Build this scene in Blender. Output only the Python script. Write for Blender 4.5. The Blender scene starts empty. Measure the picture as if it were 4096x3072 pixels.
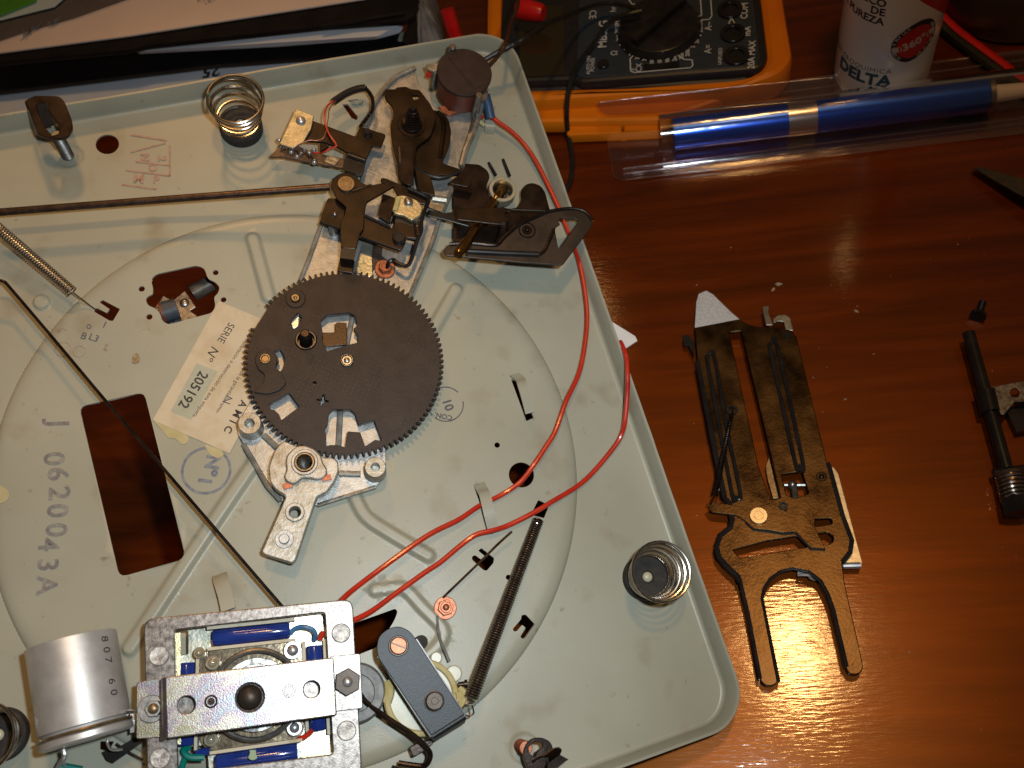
import bpy, math, random
from mathutils import Vector, Matrix, noise, geometry
random.seed(7)
S = 0.001
PI = math.pi
# ------------------------------------------------------------------ camera
F = 3857.0; CX, CY = 2048.0, 1536.0
def frame(a, b):
    n = Vector((a, b, 1)).normalized()
    ex = (Vector((1, 0, 0)) - n * n.x).normalized()
    ey = n.cross(ex)
    return ex, ey, n
E1 = frame(-0.1615, 0.3161)      # deck (leans against what lies under it)
E2 = frame(0.208, 0.522)         # table top, level
H1, H2 = 470.0, 507.0            # mm from the lens to the deck's sheet / to the table
def rot(E):                      # camera vector (right, down, forward) -> frame (x, y, z up)
    ex, ey, n = E
    return Matrix((ex, -ey, -n))
R1, R2 = rot(E1), rot(E2)
scene = bpy.context.scene
cam_d = bpy.data.cameras.new('camera'); cam = bpy.data.objects.new('camera', cam_d)
scene.collection.objects.link(cam); scene.camera = cam
cam_d.sensor_width = 36; cam_d.lens = F / 4096 * 36
cam_d.clip_start = 0.01; cam_d.clip_end = 50
mc = R2 @ Matrix(((1, 0, 0), (0, -1, 0), (0, 0, -1)))
cam.matrix_world = Matrix.Translation(Vector((0, 0, H2)) * S) @ mc.to_4x4()
cam_d.dof.use_dof = True; cam_d.dof.focus_distance = 0.47; cam_d.dof.aperture_fstop = 14
# ------------------------------------------------------------------ world and lamps
w = bpy.data.worlds.new('World'); scene.world = w; w.use_nodes = True
bg = w.node_tree.nodes['Background']; bg.inputs[0].default_value = (0.60, 0.38, 0.22, 1); bg.inputs[1].default_value = 0.07
scene.view_settings.view_transform = 'Standard'; scene.view_settings.look = 'None'
scene.view_settings.exposure = 0.03; scene.view_settings.gamma = 1
def cam2w(v): return (R2 @ Vector(v) + Vector((0, 0, H2)))
M1 = Matrix.Translation(Vector((0, 0, H2)) * S) @ (R2 @ R1.transposed()).to_4x4() @ Matrix.Translation(Vector((0, 0, -H1)) * S)
def lamp(name, kind, pos, energy, col, **k):
    d = bpy.data.lights.new(name, kind); d.energy = energy; d.color = col
    for a, v in k.items(): setattr(d, a, v)
    o = bpy.data.objects.new(name, d); scene.collection.objects.link(o)
    o.location = pos; return o
def aim(o, t): o.rotation_euler = (t - o.location).to_track_quat('-Z', 'Y').to_euler()
fl = lamp('camera_flash', 'SPOT', cam2w((42, -34, 0)) * S, 6.3, (0.88, 0.98, 1.0), spot_size=math.radians(92), spot_blend=1.0, shadow_soft_size=0.010)
aim(fl, cam2w((-80, 70, 470)) * S)
kl = lamp('desk_lamp', 'SPOT', M1 @ (Vector((-240, 900, 640)) * S), 11.5, (1.0, 0.50, 0.16), shadow_soft_size=0.04, spot_size=math.radians(38), spot_blend=1.0)
aim(kl, M1 @ (Vector((-190, 270, 0)) * S))
cl = lamp('ceiling_lamp', 'AREA', cam2w((32, -687, -520)) * S, 3.3, (1.0, 0.55, 0.19), shape='DISK', size=0.10)
aim(cl, cam2w((60, 60, 470)) * S)
# ------------------------------------------------------------------ pixel helpers
KEY = dict(A=(0,0,2.011), B=(1000,200,2.212), C=(1600,100,2.458), D=(1100,600,2.458), E=(1700,0,1.3825), F=(3000,0,2.018),
 G=(0,800,2.212), H=(0,1400,2.212), I=(900,1050,1.952), J=(900,1600,2.212), K=(0,2300,2.149), L=(500,2300,2.149), M=(1300,2300,2.149),
 N=(1700,1400,1.8436), O=(2600,1100,1.952), Q=(2700,1800,1.6589), R=(3500,600,1.1057), S=(2300,2000,1.2316), W=(0,0,0.54004),
 T=(1800,0,1.58), U=(0,0,1.1642), V=(3200,0,2.4688), X=(1700,580,2.9493), Y=(3700,1150,1.7475), a=(1300,2500,2.212), b=(480,2400,2.1686))
def px(k, x, y):
    x0, y0, s = KEY[k]; return x0 + x / s, y0 + y / s
def ray(k, x, y):
    u, v = px(k, x, y); return Vector(((u - CX) / F, (v - CY) / F, 1))
def P(k, x, y, z=0.0):           # point of the deck's frame at height z (mm)
    d = R1 @ ray(k, x, y); t = (H1 - z) / -d.z
    return Vector((d.x * t, d.y * t, z))
def T(k, x, y, z=0.0):           # point of the table's frame at height z (mm)
    d = R2 @ ray(k, x, y); t = (H2 - z) / -d.z
    return Vector((d.x * t, d.y * t, z))
def PP(k, pts, z, f=P):
    out = []
    for p in pts:
        if isinstance(p[0], str): out.append(f(p[0], p[1], p[2], z))
        else: out.append(f(k, p[0], p[1], z))
    return out
def mmpx(k, x, y, n, z=0, f=P):  # n zoom pixels -> mm near that point
    a = f(k, x, y, z); return ((f(k, x + n, y, z) - a).length + (f(k, x, y + n, z) - a).length) / 2
# ------------------------------------------------------------------ materials
def mat(name, c1, c2=None, rough=0.5, metal=0.0, scale=150, bump=0.0, bscale=None, detail=4, coat=0.0, trans=0.0, spec=0.5, lo=0.35, hi=0.65, rvar=0.0, stretch=None, ior=1.45, emit=None):
    m = bpy.data.materials.new(name); m.use_nodes = True
    nt = m.node_tree; N = nt.nodes; Lk = nt.links; p = N['Principled BSDF']
    p.inputs['Roughness'].default_value = rough; p.inputs['Metallic'].default_value = metal
    p.inputs['Coat Weight'].default_value = coat; p.inputs['Coat Roughness'].default_value = 0.12
    p.inputs['Transmission Weight'].default_value = trans; p.inputs['IOR'].default_value = ior
    p.inputs['Specular IOR Level'].default_value = spec
    p.inputs['Base Color'].default_value = (*c1, 1)
    tc = N.new('ShaderNodeTexCoord'); src = tc.outputs['Object']
    if stretch:
        mp = N.new('ShaderNodeMapping'); mp.inputs['Rotation'].default_value = (0, 0, stretch[0]); mp.inputs['Scale'].default_value = stretch[1]
        Lk.new(src, mp.inputs[0]); src = mp.outputs[0]
    if c2 is not None:
        n = N.new('ShaderNodeTexNoise'); n.inputs['Scale'].default_value = scale; n.inputs['Detail'].default_value = detail
        n.inputs['Roughness'].default_value = 0.6
        Lk.new(src, n.inputs['Vector'])
        r = N.new('ShaderNodeValToRGB'); r.color_ramp.elements[0].position = lo; r.color_ramp.elements[1].position = hi
        r.color_ramp.elements[0].color = (*c1, 1); r.color_ramp.elements[1].color = (*c2, 1)
        Lk.new(n.outputs['Fac'], r.inputs[0]); Lk.new(r.outputs[0], p.inputs['Base Color'])
        if rvar:
            mr = N.new('ShaderNodeMapRange'); mr.inputs['To Min'].default_value = rough - rvar; mr.inputs['To Max'].default_value = rough + rvar
            Lk.new(n.outputs['Fac'], mr.inputs['Value']); Lk.new(mr.outputs[0], p.inputs['Roughness'])
    if bump:
        n2 = N.new('ShaderNodeTexNoise'); n2.inputs['Scale'].default_value = bscale or scale * 3; n2.inputs['Detail'].default_value = 3
        Lk.new(src, n2.inputs['Vector'])
        b = N.new('ShaderNodeBump'); b.inputs['Strength'].default_value = bump; b.inputs['Distance'].default_value = 0.0004
        Lk.new(n2.outputs['Fac'], b.inputs['Height']); Lk.new(b.outputs[0], p.inputs['Normal'])
    return m
BRN = mat('brown_oxidised_steel', (0.011, 0.0062, 0.0035), (0.028, 0.015, 0.008), 0.34, 0.55, 90, 0.12, 1800, rvar=0.10, spec=0.6)
BRN2 = mat('dark_bronze_steel', (0.014, 0.009, 0.007), (0.034, 0.021, 0.016), 0.30, 0.6, 120, 0.15, 1500, rvar=0.1)
GRB = mat('grey_brown_steel', (0.035, 0.028, 0.024), (0.06, 0.045, 0.036), 0.42, 0.5, 110, 0.15, 1300)
BLK = mat('black_enamel', (0.012, 0.011, 0.012), (0.025, 0.022, 0.022), 0.28, 0.2, 90, 0.05)
RUB = mat('black_rubber', (0.018, 0.016, 0.015), (0.035, 0.03, 0.028), 0.75, 0, 300, 0.2, 1500)
CAST = mat('cast_aluminium', (0.27, 0.275, 0.28), (0.42, 0.42, 0.41), 0.40, 0.6, 220, 0.25, 900, rvar=0.08)
CASTD = mat('stained_cast_aluminium', (0.25, 0.235, 0.195), (0.43, 0.42, 0.39), 0.42, 0.6, 160, 0.35, 700, rvar=0.08)
STL = mat('bright_steel', (0.40, 0.40, 0.42), (0.62, 0.62, 0.64), 0.32, 0.7, 300, 0.05, 900)
STLD = mat('dull_steel', (0.22, 0.215, 0.21), (0.38, 0.37, 0.355), 0.34, 0.9, 300, 0.1, 900)
RUST = mat('rusted_steel_wire', (0.10, 0.05, 0.028), (0.22, 0.14, 0.09), 0.32, 0.8, 250, 0.05)
SPRW = mat('spring_wire', (0.38, 0.34, 0.30), (0.60, 0.57, 0.53), 0.22, 1.0, 300)
DSPW = mat('dark_spring_wire', (0.24, 0.20, 0.17), (0.42, 0.36, 0.32), 0.25, 0.95, 300)
COP = mat('copper_plating', (0.28, 0.095, 0.05), (0.42, 0.165, 0.095), 0.42, 0.6, 500, 0.15, 1200)
BRS = mat('worn_brass', (0.17, 0.12, 0.065), (0.29, 0.215, 0.125), 0.36, 0.7, 300, 0.1, 900)
RED = mat('red_wire_plastic', (0.44, 0.018, 0.008), (0.54, 0.032, 0.013), 0.33, 0, 80, coat=0.3)
REDP = mat('red_probe_plastic', (0.60, 0.01, 0.01), (0.5, 0.01, 0.01), 0.3)
BLU = mat('blue_tape', (0.010, 0.028, 0.19), (0.018, 0.045, 0.26), 0.14, 0, 120, 0.06, 250, coat=0.5)
BLUS = mat('blue_grey_sleeve', (0.03, 0.07, 0.16), (0.04, 0.09, 0.19), 0.45)
TEAL = mat('teal_wire_plastic', (0.0, 0.16, 0.14), (0.0, 0.20, 0.17), 0.4)
CRM = mat('cream_bobbin', (0.55, 0.50, 0.38), (0.38, 0.30, 0.16), 0.5, 0, 160, 0.1, lo=0.5, hi=0.75)
NYL = mat('yellowed_nylon', (0.55, 0.46, 0.18), (0.66, 0.58, 0.32), 0.35, 0, 120, trans=0.15)
NYLP = mat('pale_nylon', (0.55, 0.55, 0.42), (0.62, 0.60, 0.45), 0.3, 0, 120, 0.05, trans=0.2)
WHT = mat('white_plastic', (0.78, 0.78, 0.78), (0.84, 0.84, 0.83), 0.35)
FIB = mat('brown_fibre_board', (0.10, 0.045, 0.02), (0.16, 0.08, 0.04), 0.45, 0, 200, 0.1)
SUP = mat('dark_brown_bakelite', (0.022, 0.012, 0.012), (0.034, 0.018, 0.017), 0.62, 0, 200, 0.1, 1200)
SUPR = mat('red_brown_bakelite', (0.14, 0.032, 0.018), (0.18, 0.045, 0.025), 0.5, 0, 100)
ZINC = mat('galvanised_frame', (0.105, 0.093, 0.09), (0.30, 0.275, 0.26), 0.36, 0.75, 420, 0.12, 1600, detail=6, rvar=0.08)
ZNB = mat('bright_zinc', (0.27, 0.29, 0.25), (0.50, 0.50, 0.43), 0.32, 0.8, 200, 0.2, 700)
TIP = mat('flash_bright_tip', (0.55, 0.60, 0.68), (0.78, 0.83, 0.90), 0.5, 0.35, 900, 0.4, 1800)  # dark like the rest of the fork; flash reflection put into the bright colour
GBL = mat('blue_black_casting', (0.011, 0.0145, 0.020), (0.022, 0.028, 0.037), 0.42, 0.3, 700, 0.16, 1500, rvar=0.06)
INKP = mat('violet_stamp_ink', (0.16, 0.15, 0.155), (0.30, 0.29, 0.26), 0.7, 0, 260, lo=0.4, hi=0.7)
INKB = mat('blue_stamp_ink', (0.13, 0.14, 0.20), (0.25, 0.26, 0.28), 0.7, 0, 300)
INKK = mat('faded_black_ink', (0.07, 0.065, 0.08), (0.14, 0.13, 0.15), 0.7, 0, 300)
INKR = mat('pink_stamp_ink', (0.34, 0.20, 0.15), (0.42, 0.29, 0.22), 0.7, 0, 300)
INKD = mat('print_ink', (0.035, 0.03, 0.03), None, 0.6)
INKG = mat('green_print_ink', (0.22, 0.36, 0.32), None, 0.7)
PAPO = mat('aged_label_paper', (0.60, 0.51, 0.37), (0.47, 0.36, 0.22), 0.75, 0, 90, 0.05, lo=0.45, hi=0.85)
GLUE = mat('yellow_glue_stain', (0.42, 0.36, 0.16), (0.48, 0.42, 0.24), 0.5, 0, 120)
PAPW = mat('white_paper', (0.66, 0.68, 0.76), (0.72, 0.73, 0.80), 0.8, 0, 20)
PAPP = mat('notebook_paper', (0.78, 0.62, 0.55), (0.84, 0.68, 0.60), 0.8, 0, 12)
BIND = mat('black_binder_plastic', (0.006, 0.005, 0.006), (0.012, 0.010, 0.010), 0.5, 0, 60, spec=0.3)
GRN = mat('green_folder', (0.07, 0.26, 0.015), (0.09, 0.31, 0.03), 0.5)
BAG = mat('grey_bag_cloth', (0.12, 0.12, 0.13), (0.2, 0.2, 0.21), 0.8, 0, 60, 0.5, 200)
ORG = mat('orange_rubber_holster', (0.68, 0.175, 0.002), (0.76, 0.20, 0.003), 0.38, 0, 40, 0.05)
MMB = mat('black_meter_case', (0.012, 0.012, 0.014), (0.02, 0.02, 0.022), 0.42, 0, 500, 0.3, 1500)
MMF = mat('meter_face_blue_grey', (0.022, 0.032, 0.045), (0.028, 0.038, 0.052), 0.45)
LCD = mat('lcd_glass', (0.030, 0.022, 0.010), None, 0.12, coat=0.6)
PWH = mat('white_print', (0.55, 0.57, 0.60), None, 0.6)
CANW = mat('white_can_lacquer', (0.80, 0.80, 0.80), (0.84, 0.83, 0.82), 0.25, 0, 30, coat=0.3)
CANR = mat('red_can_lacquer', (0.55, 0.02, 0.015), None, 0.3)
CABK = mat('black_can_print', (0.03, 0.012, 0.02), None, 0.4)
CABB = mat('blue_can_print', (0.02, 0.06, 0.10), (0.03, 0.10, 0.15), 0.4)
ANO = mat('blue_anodised_tube', (0.010, 0.10, 0.72), (0.012, 0.12, 0.80), 0.26, 0.7, 30, coat=0.25)
JAR = mat('dark_brown_jar', (0.05, 0.035, 0.02), (0.075, 0.05, 0.03), 0.3, 0, 20)
BLKC = mat('black_cable', (0.010, 0.010, 0.010), (0.018, 0.018, 0.018), 0.32)
BRNC = mat('brown_cable', (0.05, 0.02, 0.012), (0.07, 0.03, 0.02), 0.35)
# deck paint: cream grey with grime
def paint():
    m = mat('cream_grey_paint', (0.325, 0.33, 0.27), (0.37, 0.372, 0.305), 0.36, 0, 14, 0.10, 1400, spec=0.45)
    nt = m.node_tree; N = nt.nodes; L = nt.links; p = N['Principled BSDF']
    base = p.inputs['Base Color'].links[0].from_socket
    tc = N.new('ShaderNodeTexCoord')
    col = base
    for sc, lo, hi, c, s in ((9, 0.45, 0.75, (0.25, 0.23, 0.17, 1), 0.5), (38, 0.58, 0.76, (0.24, 0.20, 0.13, 1), 0.7), (170, 0.68, 0.78, (0.17, 0.13, 0.08, 1), 0.65), (620, 0.72, 0.79, (0.09, 0.07, 0.05, 1), 0.65)):
        n = N.new('ShaderNodeTexNoise'); n.inputs['Scale'].default_value = sc; n.inputs['Detail'].default_value = 3
        L.new(tc.outputs['Object'], n.inputs['Vector'])
        mr = N.new('ShaderNodeMapRange'); mr.inputs['From Min'].default_value = lo; mr.inputs['From Max'].default_value = hi; mr.inputs['To Max'].default_value = s
        L.new(n.outputs['Fac'], mr.inputs['Value'])
        mx = N.new('ShaderNodeMix'); mx.data_type = 'RGBA'; mx.inputs['B'].default_value = c
        L.new(mr.outputs[0], mx.inputs['Factor']); L.new(col, mx.inputs['A']); col = mx.outputs['Result']
    L.new(col, p.inputs['Base Color'])
    return m
PNT = paint()
# gear: dark brown steel, glints of its tiny punch dots painted in as paler colour
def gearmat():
    m = mat('glint_dotted_gear_steel', (0.016, 0.009, 0.0065), (0.034, 0.0195, 0.014), 0.50, 0.12, 120, 0.3, 2200, rvar=0.06)
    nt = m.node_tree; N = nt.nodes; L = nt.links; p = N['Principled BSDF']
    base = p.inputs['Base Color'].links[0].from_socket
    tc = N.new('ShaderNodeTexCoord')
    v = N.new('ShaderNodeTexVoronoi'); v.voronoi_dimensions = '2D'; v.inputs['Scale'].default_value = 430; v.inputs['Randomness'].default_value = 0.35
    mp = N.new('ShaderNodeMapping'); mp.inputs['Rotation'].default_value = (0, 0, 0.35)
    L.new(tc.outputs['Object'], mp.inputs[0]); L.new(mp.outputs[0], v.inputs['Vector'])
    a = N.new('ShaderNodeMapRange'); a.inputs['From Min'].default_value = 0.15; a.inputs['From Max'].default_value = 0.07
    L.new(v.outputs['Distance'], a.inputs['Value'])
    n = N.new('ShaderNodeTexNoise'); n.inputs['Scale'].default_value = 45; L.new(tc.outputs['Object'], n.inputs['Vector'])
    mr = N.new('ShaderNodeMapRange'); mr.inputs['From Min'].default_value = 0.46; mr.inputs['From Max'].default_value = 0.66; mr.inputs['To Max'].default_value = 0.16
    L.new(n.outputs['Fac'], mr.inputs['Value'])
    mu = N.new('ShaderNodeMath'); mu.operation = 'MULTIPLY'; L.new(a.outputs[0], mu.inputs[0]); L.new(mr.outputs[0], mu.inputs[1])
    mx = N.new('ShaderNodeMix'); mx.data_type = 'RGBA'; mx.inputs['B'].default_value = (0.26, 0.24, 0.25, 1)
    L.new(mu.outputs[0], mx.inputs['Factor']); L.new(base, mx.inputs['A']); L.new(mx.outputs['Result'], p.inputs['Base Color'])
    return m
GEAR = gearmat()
# iridescent passivated zinc strap
def strapmat():
    m = mat('iridescent_zinc_strap', (0.5, 0.5, 0.5), None, 0.33, 0.9, 100, 0.2, 1500)
    nt = m.node_tree; N = nt.nodes; L = nt.links; p = N['Principled BSDF']
    tc = N.new('ShaderNodeTexCoord'); n = N.new('ShaderNodeTexNoise'); n.inputs['Scale'].default_value = 42; n.inputs['Detail'].default_value = 5
    n.inputs['Distortion'].default_value = 1.2
    L.new(tc.outputs['Object'], n.inputs['Vector'])
    r = N.new('ShaderNodeValToRGB'); cr = r.color_ramp
    cr.elements[0].position = 0.30; cr.elements[0].color = (0.30, 0.29, 0.17, 1)
    cr.elements[1].position = 0.72; cr.elements[1].color = (0.27, 0.33, 0.29, 1)
    for q, c in ((0.40, (0.33, 0.31, 0.26, 1)), (0.47, (0.40, 0.38, 0.34, 1)), (0.54, (0.29, 0.25, 0.29, 1)), (0.60, (0.27, 0.30, 0.34, 1)), (0.66, (0.36, 0.35, 0.29, 1))):
        e = cr.elements.new(q); e.color = c
    n2 = N.new('ShaderNodeTexNoise'); n2.inputs['Scale'].default_value = 1500
    L.new(tc.outputs['Object'], n2.inputs['Vector'])
    mx = N.new('ShaderNodeMix'); mx.data_type = 'RGBA'; mx.blend_type = 'OVERLAY'; mx.inputs['Factor'].default_value = 0.45
    L.new(n.outputs['Fac'], r.inputs[0]); L.new(r.outputs[0], mx.inputs['A']); L.new(n2.outputs['Color'], mx.inputs['B'])
    L.new(mx.outputs['Result'], p.inputs['Base Color'])
    return m
STRP = strapmat()
def woodmat():
    m = bpy.data.materials.new('varnished_red_brown_wood'); m.use_nodes = True
    nt = m.node_tree; N = nt.nodes; L = nt.links; p = N['Principled BSDF']
    tc = N.new('ShaderNodeTexCoord')
    mp = N.new('ShaderNodeMapping'); mp.inputs['Rotation'].default_value = (0, 0, -0.04); mp.inputs['Scale'].default_value = (1.0, 11, 1)
    L.new(tc.outputs['Object'], mp.inputs[0])
    n = N.new('ShaderNodeTexNoise'); n.inputs['Scale'].default_value = 7; n.inputs['Detail'].default_value = 8; n.inputs['Roughness'].default_value = 0.62; n.inputs['Distortion'].default_value = 0.35
    L.new(mp.outputs[0], n.inputs['Vector'])
    r = N.new('ShaderNodeValToRGB'); cr = r.color_ramp
    cr.elements[0].position = 0.28; cr.elements[0].color = (0.030, 0.004, 0.0005, 1)
    cr.elements[1].position = 0.75; cr.elements[1].color = (0.165, 0.033, 0.002, 1)
    e = cr.elements.new(0.5); e.color = (0.088, 0.014, 0.001, 1)
    L.new(n.outputs['Fac'], r.inputs[0])
    mp2 = N.new('ShaderNodeMapping'); mp2.inputs['Rotation'].default_value = (0, 0, -0.04); mp2.inputs['Scale'].default_value = (12, 260, 1)
    L.new(tc.outputs['Object'], mp2.inputs[0])
    n2 = N.new('ShaderNodeTexNoise'); n2.inputs['Scale'].default_value = 6; n2.inputs['Detail'].default_value = 4; L.new(mp2.outputs[0], n2.inputs['Vector'])
    mx = N.new('ShaderNodeMix'); mx.data_type = 'RGBA'; mx.blend_type = 'MULTIPLY'; mx.inputs['Factor'].default_value = 0.22
    mr0 = N.new('ShaderNodeMapRange'); mr0.inputs['From Min'].default_value = 0.3; mr0.inputs['From Max'].default_value = 0.7; mr0.inputs['To Min'].default_value = 0.55; mr0.inputs['To Max'].default_value = 1.2
    L.new(n2.outputs['Fac'], mr0.inputs['Value'])
    L.new(r.outputs[0], mx.inputs['A']); L.new(mr0.outputs[0], mx.inputs['B'])
    # little dents and specks
    v = N.new('ShaderNodeTexNoise'); v.inputs['Scale'].default_value = 130; v.inputs['Detail'].default_value = 2; L.new(tc.outputs['Object'], v.inputs['Vector'])
    sp = N.new('ShaderNodeMapRange'); sp.inputs['From Min'].default_value = 0.74; sp.inputs['From Max'].default_value = 0.80; L.new(v.outputs['Fac'], sp.inputs['Value'])
    mx2 = N.new('ShaderNodeMix'); mx2.data_type = 'RGBA'; mx2.inputs['B'].default_value = (0.03, 0.010, 0.004, 1)
    L.new(sp.outputs[0], mx2.inputs['Factor']); L.new(mx.outputs['Result'], mx2.inputs['A']); L.new(mx2.outputs['Result'], p.inputs['Base Color'])
    p.inputs['Roughness'].default_value = 0.40; p.inputs['Specular IOR Level'].default_value = 1.0; p.inputs['Specular Tint'].default_value = (1.0, 0.42, 0.10, 1); p.inputs['Metallic'].default_value = 0.12
    p.inputs['Coat Weight'].default_value = 0.9; p.inputs['Coat Roughness'].default_value = 0.11; p.inputs['Coat Tint'].default_value = (1, 0.8, 0.55, 1); p.inputs['Coat IOR'].default_value = 1.6
    # worn varnish: fine undulation, short scratches
    mp3 = N.new('ShaderNodeMapping'); mp3.inputs['Rotation'].default_value = (0, 0, -0.7); mp3.inputs['Scale'].default_value = (60, 420, 1)
    L.new(tc.outputs['Object'], mp3.inputs[0])
    n3 = N.new('ShaderNodeTexNoise'); n3.inputs['Scale'].default_value = 1.6; n3.inputs['Detail'].default_value = 3; L.new(mp3.outputs[0], n3.inputs['Vector'])
    n4 = N.new('ShaderNodeTexNoise'); n4.inputs['Scale'].default_value = 34; n4.inputs['Detail'].default_value = 5; L.new(tc.outputs['Object'], n4.inputs['Vector'])
    ad0 = N.new('ShaderNodeMath'); ad0.operation = 'ADD'; L.new(n3.outputs['Fac'], ad0.inputs[0]); L.new(n4.outputs['Fac'], ad0.inputs[1])
    ad = N.new('ShaderNodeMath'); ad.operation = 'ADD'; g2 = N.new('ShaderNodeMath'); g2.operation = 'MULTIPLY'; g2.inputs[1].default_value = 0.09; L.new(n2.outputs['Fac'], g2.inputs[0]); L.new(ad0.outputs[0], ad.inputs[0]); L.new(g2.outputs[0], ad.inputs[1])
    b = N.new('ShaderNodeBump'); b.inputs['Strength'].default_value = 0.14; b.inputs['Distance'].default_value = 0.0006
    L.new(ad.outputs[0], b.inputs['Height']); L.new(b.outputs[0], p.inputs['Coat Normal'])
    return m
WOOD = woodmat()
def clearmat(name, tint, gl=0.10, rough=0.08, bump=0.3):
    m = bpy.data.materials.new(name); m.use_nodes = True
    nt = m.node_tree; N = nt.nodes; L = nt.links
    for x in list(N):
        if x.type == 'BSDF_PRINCIPLED': N.remove(x)
    out = [x for x in N if x.type == 'OUTPUT_MATERIAL'][0]
    t = N.new('ShaderNodeBsdfTransparent'); t.inputs[0].default_value = (*tint, 1)
    g = N.new('ShaderNodeBsdfGlossy'); g.inputs['Roughness'].default_value = rough; g.inputs['Color'].default_value = (1, 1, 1, 1)
    fr = N.new('ShaderNodeFresnel'); fr.inputs['IOR'].default_value = 1.38
    ad = N.new('ShaderNodeMath'); ad.operation = 'ADD'; ad.inputs[1].default_value = gl; L.new(fr.outputs[0], ad.inputs[0])
    mx = N.new('ShaderNodeMixShader'); L.new(ad.outputs[0], mx.inputs[0]); L.new(t.outputs[0], mx.inputs[1]); L.new(g.outputs[0], mx.inputs[2])
    tc = N.new('ShaderNodeTexCoord'); n = N.new('ShaderNodeTexNoise'); n.inputs['Scale'].default_value = 45; L.new(tc.outputs['Object'], n.inputs['Vector'])
    b = N.new('ShaderNodeBump'); b.inputs['Strength'].default_value = bump; b.inputs['Distance'].default_value = 0.0008
    L.new(n.outputs['Fac'], b.inputs['Height']); L.new(b.outputs[0], g.inputs['Normal'])
    L.new(mx.outputs[0], out.inputs[0])
    return m
CLR = clearmat('clear_blister_plastic', (0.90, 0.85, 0.87), 0.07, 0.14, 0.5)
SLV = clearmat('clear_sleeve_plastic', (0.82, 0.84, 0.96), 0.03, 0.25, 0.15)
VARN = mat('varnish_blob', (0.30, 0.25, 0.16), (0.5, 0.46, 0.36), 0.1, 0.3, 200, 0.1, coat=1)
# ------------------------------------------------------------------ mesh helpers
class B:
    def __init__(s): s.v = []; s.f = []
    def add(s, v, f):
        o = len(s.v); s.v += [Vector(x) for x in v]; s.f += [[i + o for i in q] for q in f]; return s
def finish(me, ang=35):
    me.polygons.foreach_set('use_smooth', [True] * len(me.polygons))
    try: me.set_sharp_from_angle(angle=math.radians(ang))
    except Exception: pass
def mesh_of(b, name):
    me = bpy.data.meshes.new(name)
    me.from_pydata([v * S for v in b.v], [], b.f); me.update(); return me
def part(name, g, m, parent=None, label=None, ang=35, kind=None):
    me = mesh_of(g, name) if isinstance(g, B) else g
    finish(me, ang)
    me.materials.clear(); me.materials.append(m)
    o = bpy.data.objects.new(name, me); scene.collection.objects.link(o)
    if parent: o.parent = parent
    if label: o['label'] = label
    if kind: o['kind'] = kind
    return o
def tag(o, label, cat, group=None, kind=None):
    if label: o['label'] = label
    if cat: o['category'] = cat
    if group: o['group'] = group
    if kind: o['kind'] = kind
    return o
def empty(name, loc=(0, 0, 0)):
    o = bpy.data.objects.new(name, None); scene.collection.objects.link(o); o.location = Vector(loc) * S; o.empty_display_size = 0.01; return o
def mergeB(*bs):
    b = B()
    for x in bs: b.add(x.v, x.f)
    return b
def catmull(pts, n=6, closed=False):
    out = []; m = len(pts)
    rng = range(m) if closed else range(m - 1)
    for i in rng:
        g = lambda j: pts[j % m] if closed else pts[max(0, min(m - 1, j))]
        p0, p1, p2, p3 = g(i - 1), g(i), g(i + 1), g(i + 2)
        for k in range(n):
            t = k / n
            out.append(0.5 * ((2 * p1) + (p2 - p0) * t + (2 * p0 - 5 * p1 + 4 * p2 - p3) * t * t + (3 * p1 - p0 - 3 * p2 + p3) * t ** 3))
    if not closed: out.append(pts[-1].copy())
    return out
def tube(pts, r, n=8, closed=False, r1=None):
    b = B(); m = len(pts); up = None; rings = []
    for i, p in enumerate(pts):
        a = pts[(i - 1) % m] if (closed or i > 0) else p
        c = pts[(i + 1) % m] if (closed or i < m - 1) else p
        t = (c - a)
        if t.length < 1e-9: t = Vector((0, 0, 1))
        t.normalize()
        if up is None:
            up = Vector((0, 0, 1)) if abs(t.z) < 0.9 else Vector((1, 0, 0))
        up = (up - t * up.dot(t))
        if up.length < 1e-6: up = t.orthogonal()
        up.normalize(); s = t.cross(up)
        rr = r if r1 is None else r + (r1 - r) * i / max(1, m - 1)
        rings.append([p + (up * math.cos(2 * PI * k / n) + s * math.sin(2 * PI * k / n)) * rr for k in range(n)])
    v = [q for rg in rings for q in rg]; f = []
    for i in range(m if closed else m - 1):
        j = (i + 1) % m
        for k in range(n): f.append([i * n + k, i * n + (k + 1) % n, j * n + (k + 1) % n, j * n + k])
    if not closed:
        f.append(list(range(n))[::-1]); f.append([(m - 1) * n + k for k in range(n)])
    return b.add(v, f)
def lathe(p0, ax, prof, n=32, cap0=True, cap1=True):
    ax = Vector(ax).normalized(); u = ax.orthogonal().normalized(); w_ = ax.cross(u); b = B(); v = []; f = []
    for d, r in prof:
        for k in range(n):
            a = 2 * PI * k / n; v.append(p0 + ax * d + (u * math.cos(a) + w_ * math.sin(a)) * r)
    m = len(prof)
    for i in range(m - 1):
        for k in range(n): f.append([i * n + k, i * n + (k + 1) % n, (i + 1) * n + (k + 1) % n, (i + 1) * n + k])
    if cap0: f.append(list(range(n))[::-1])
    if cap1: f.append([(m - 1) * n + k for k in range(n)])
    return b.add(v, f)
Z = Vector((0, 0, 1))
def cyl(c, z0, z1, r, n=32, bev=0.25):
    c = Vector((c.x, c.y, z0)); h = z1 - z0; bv = min(bev, h * .4, r * .4)
    return lathe(c, Z, [(0, r), (h - bv, r), (h, r - bv)], n)
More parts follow.
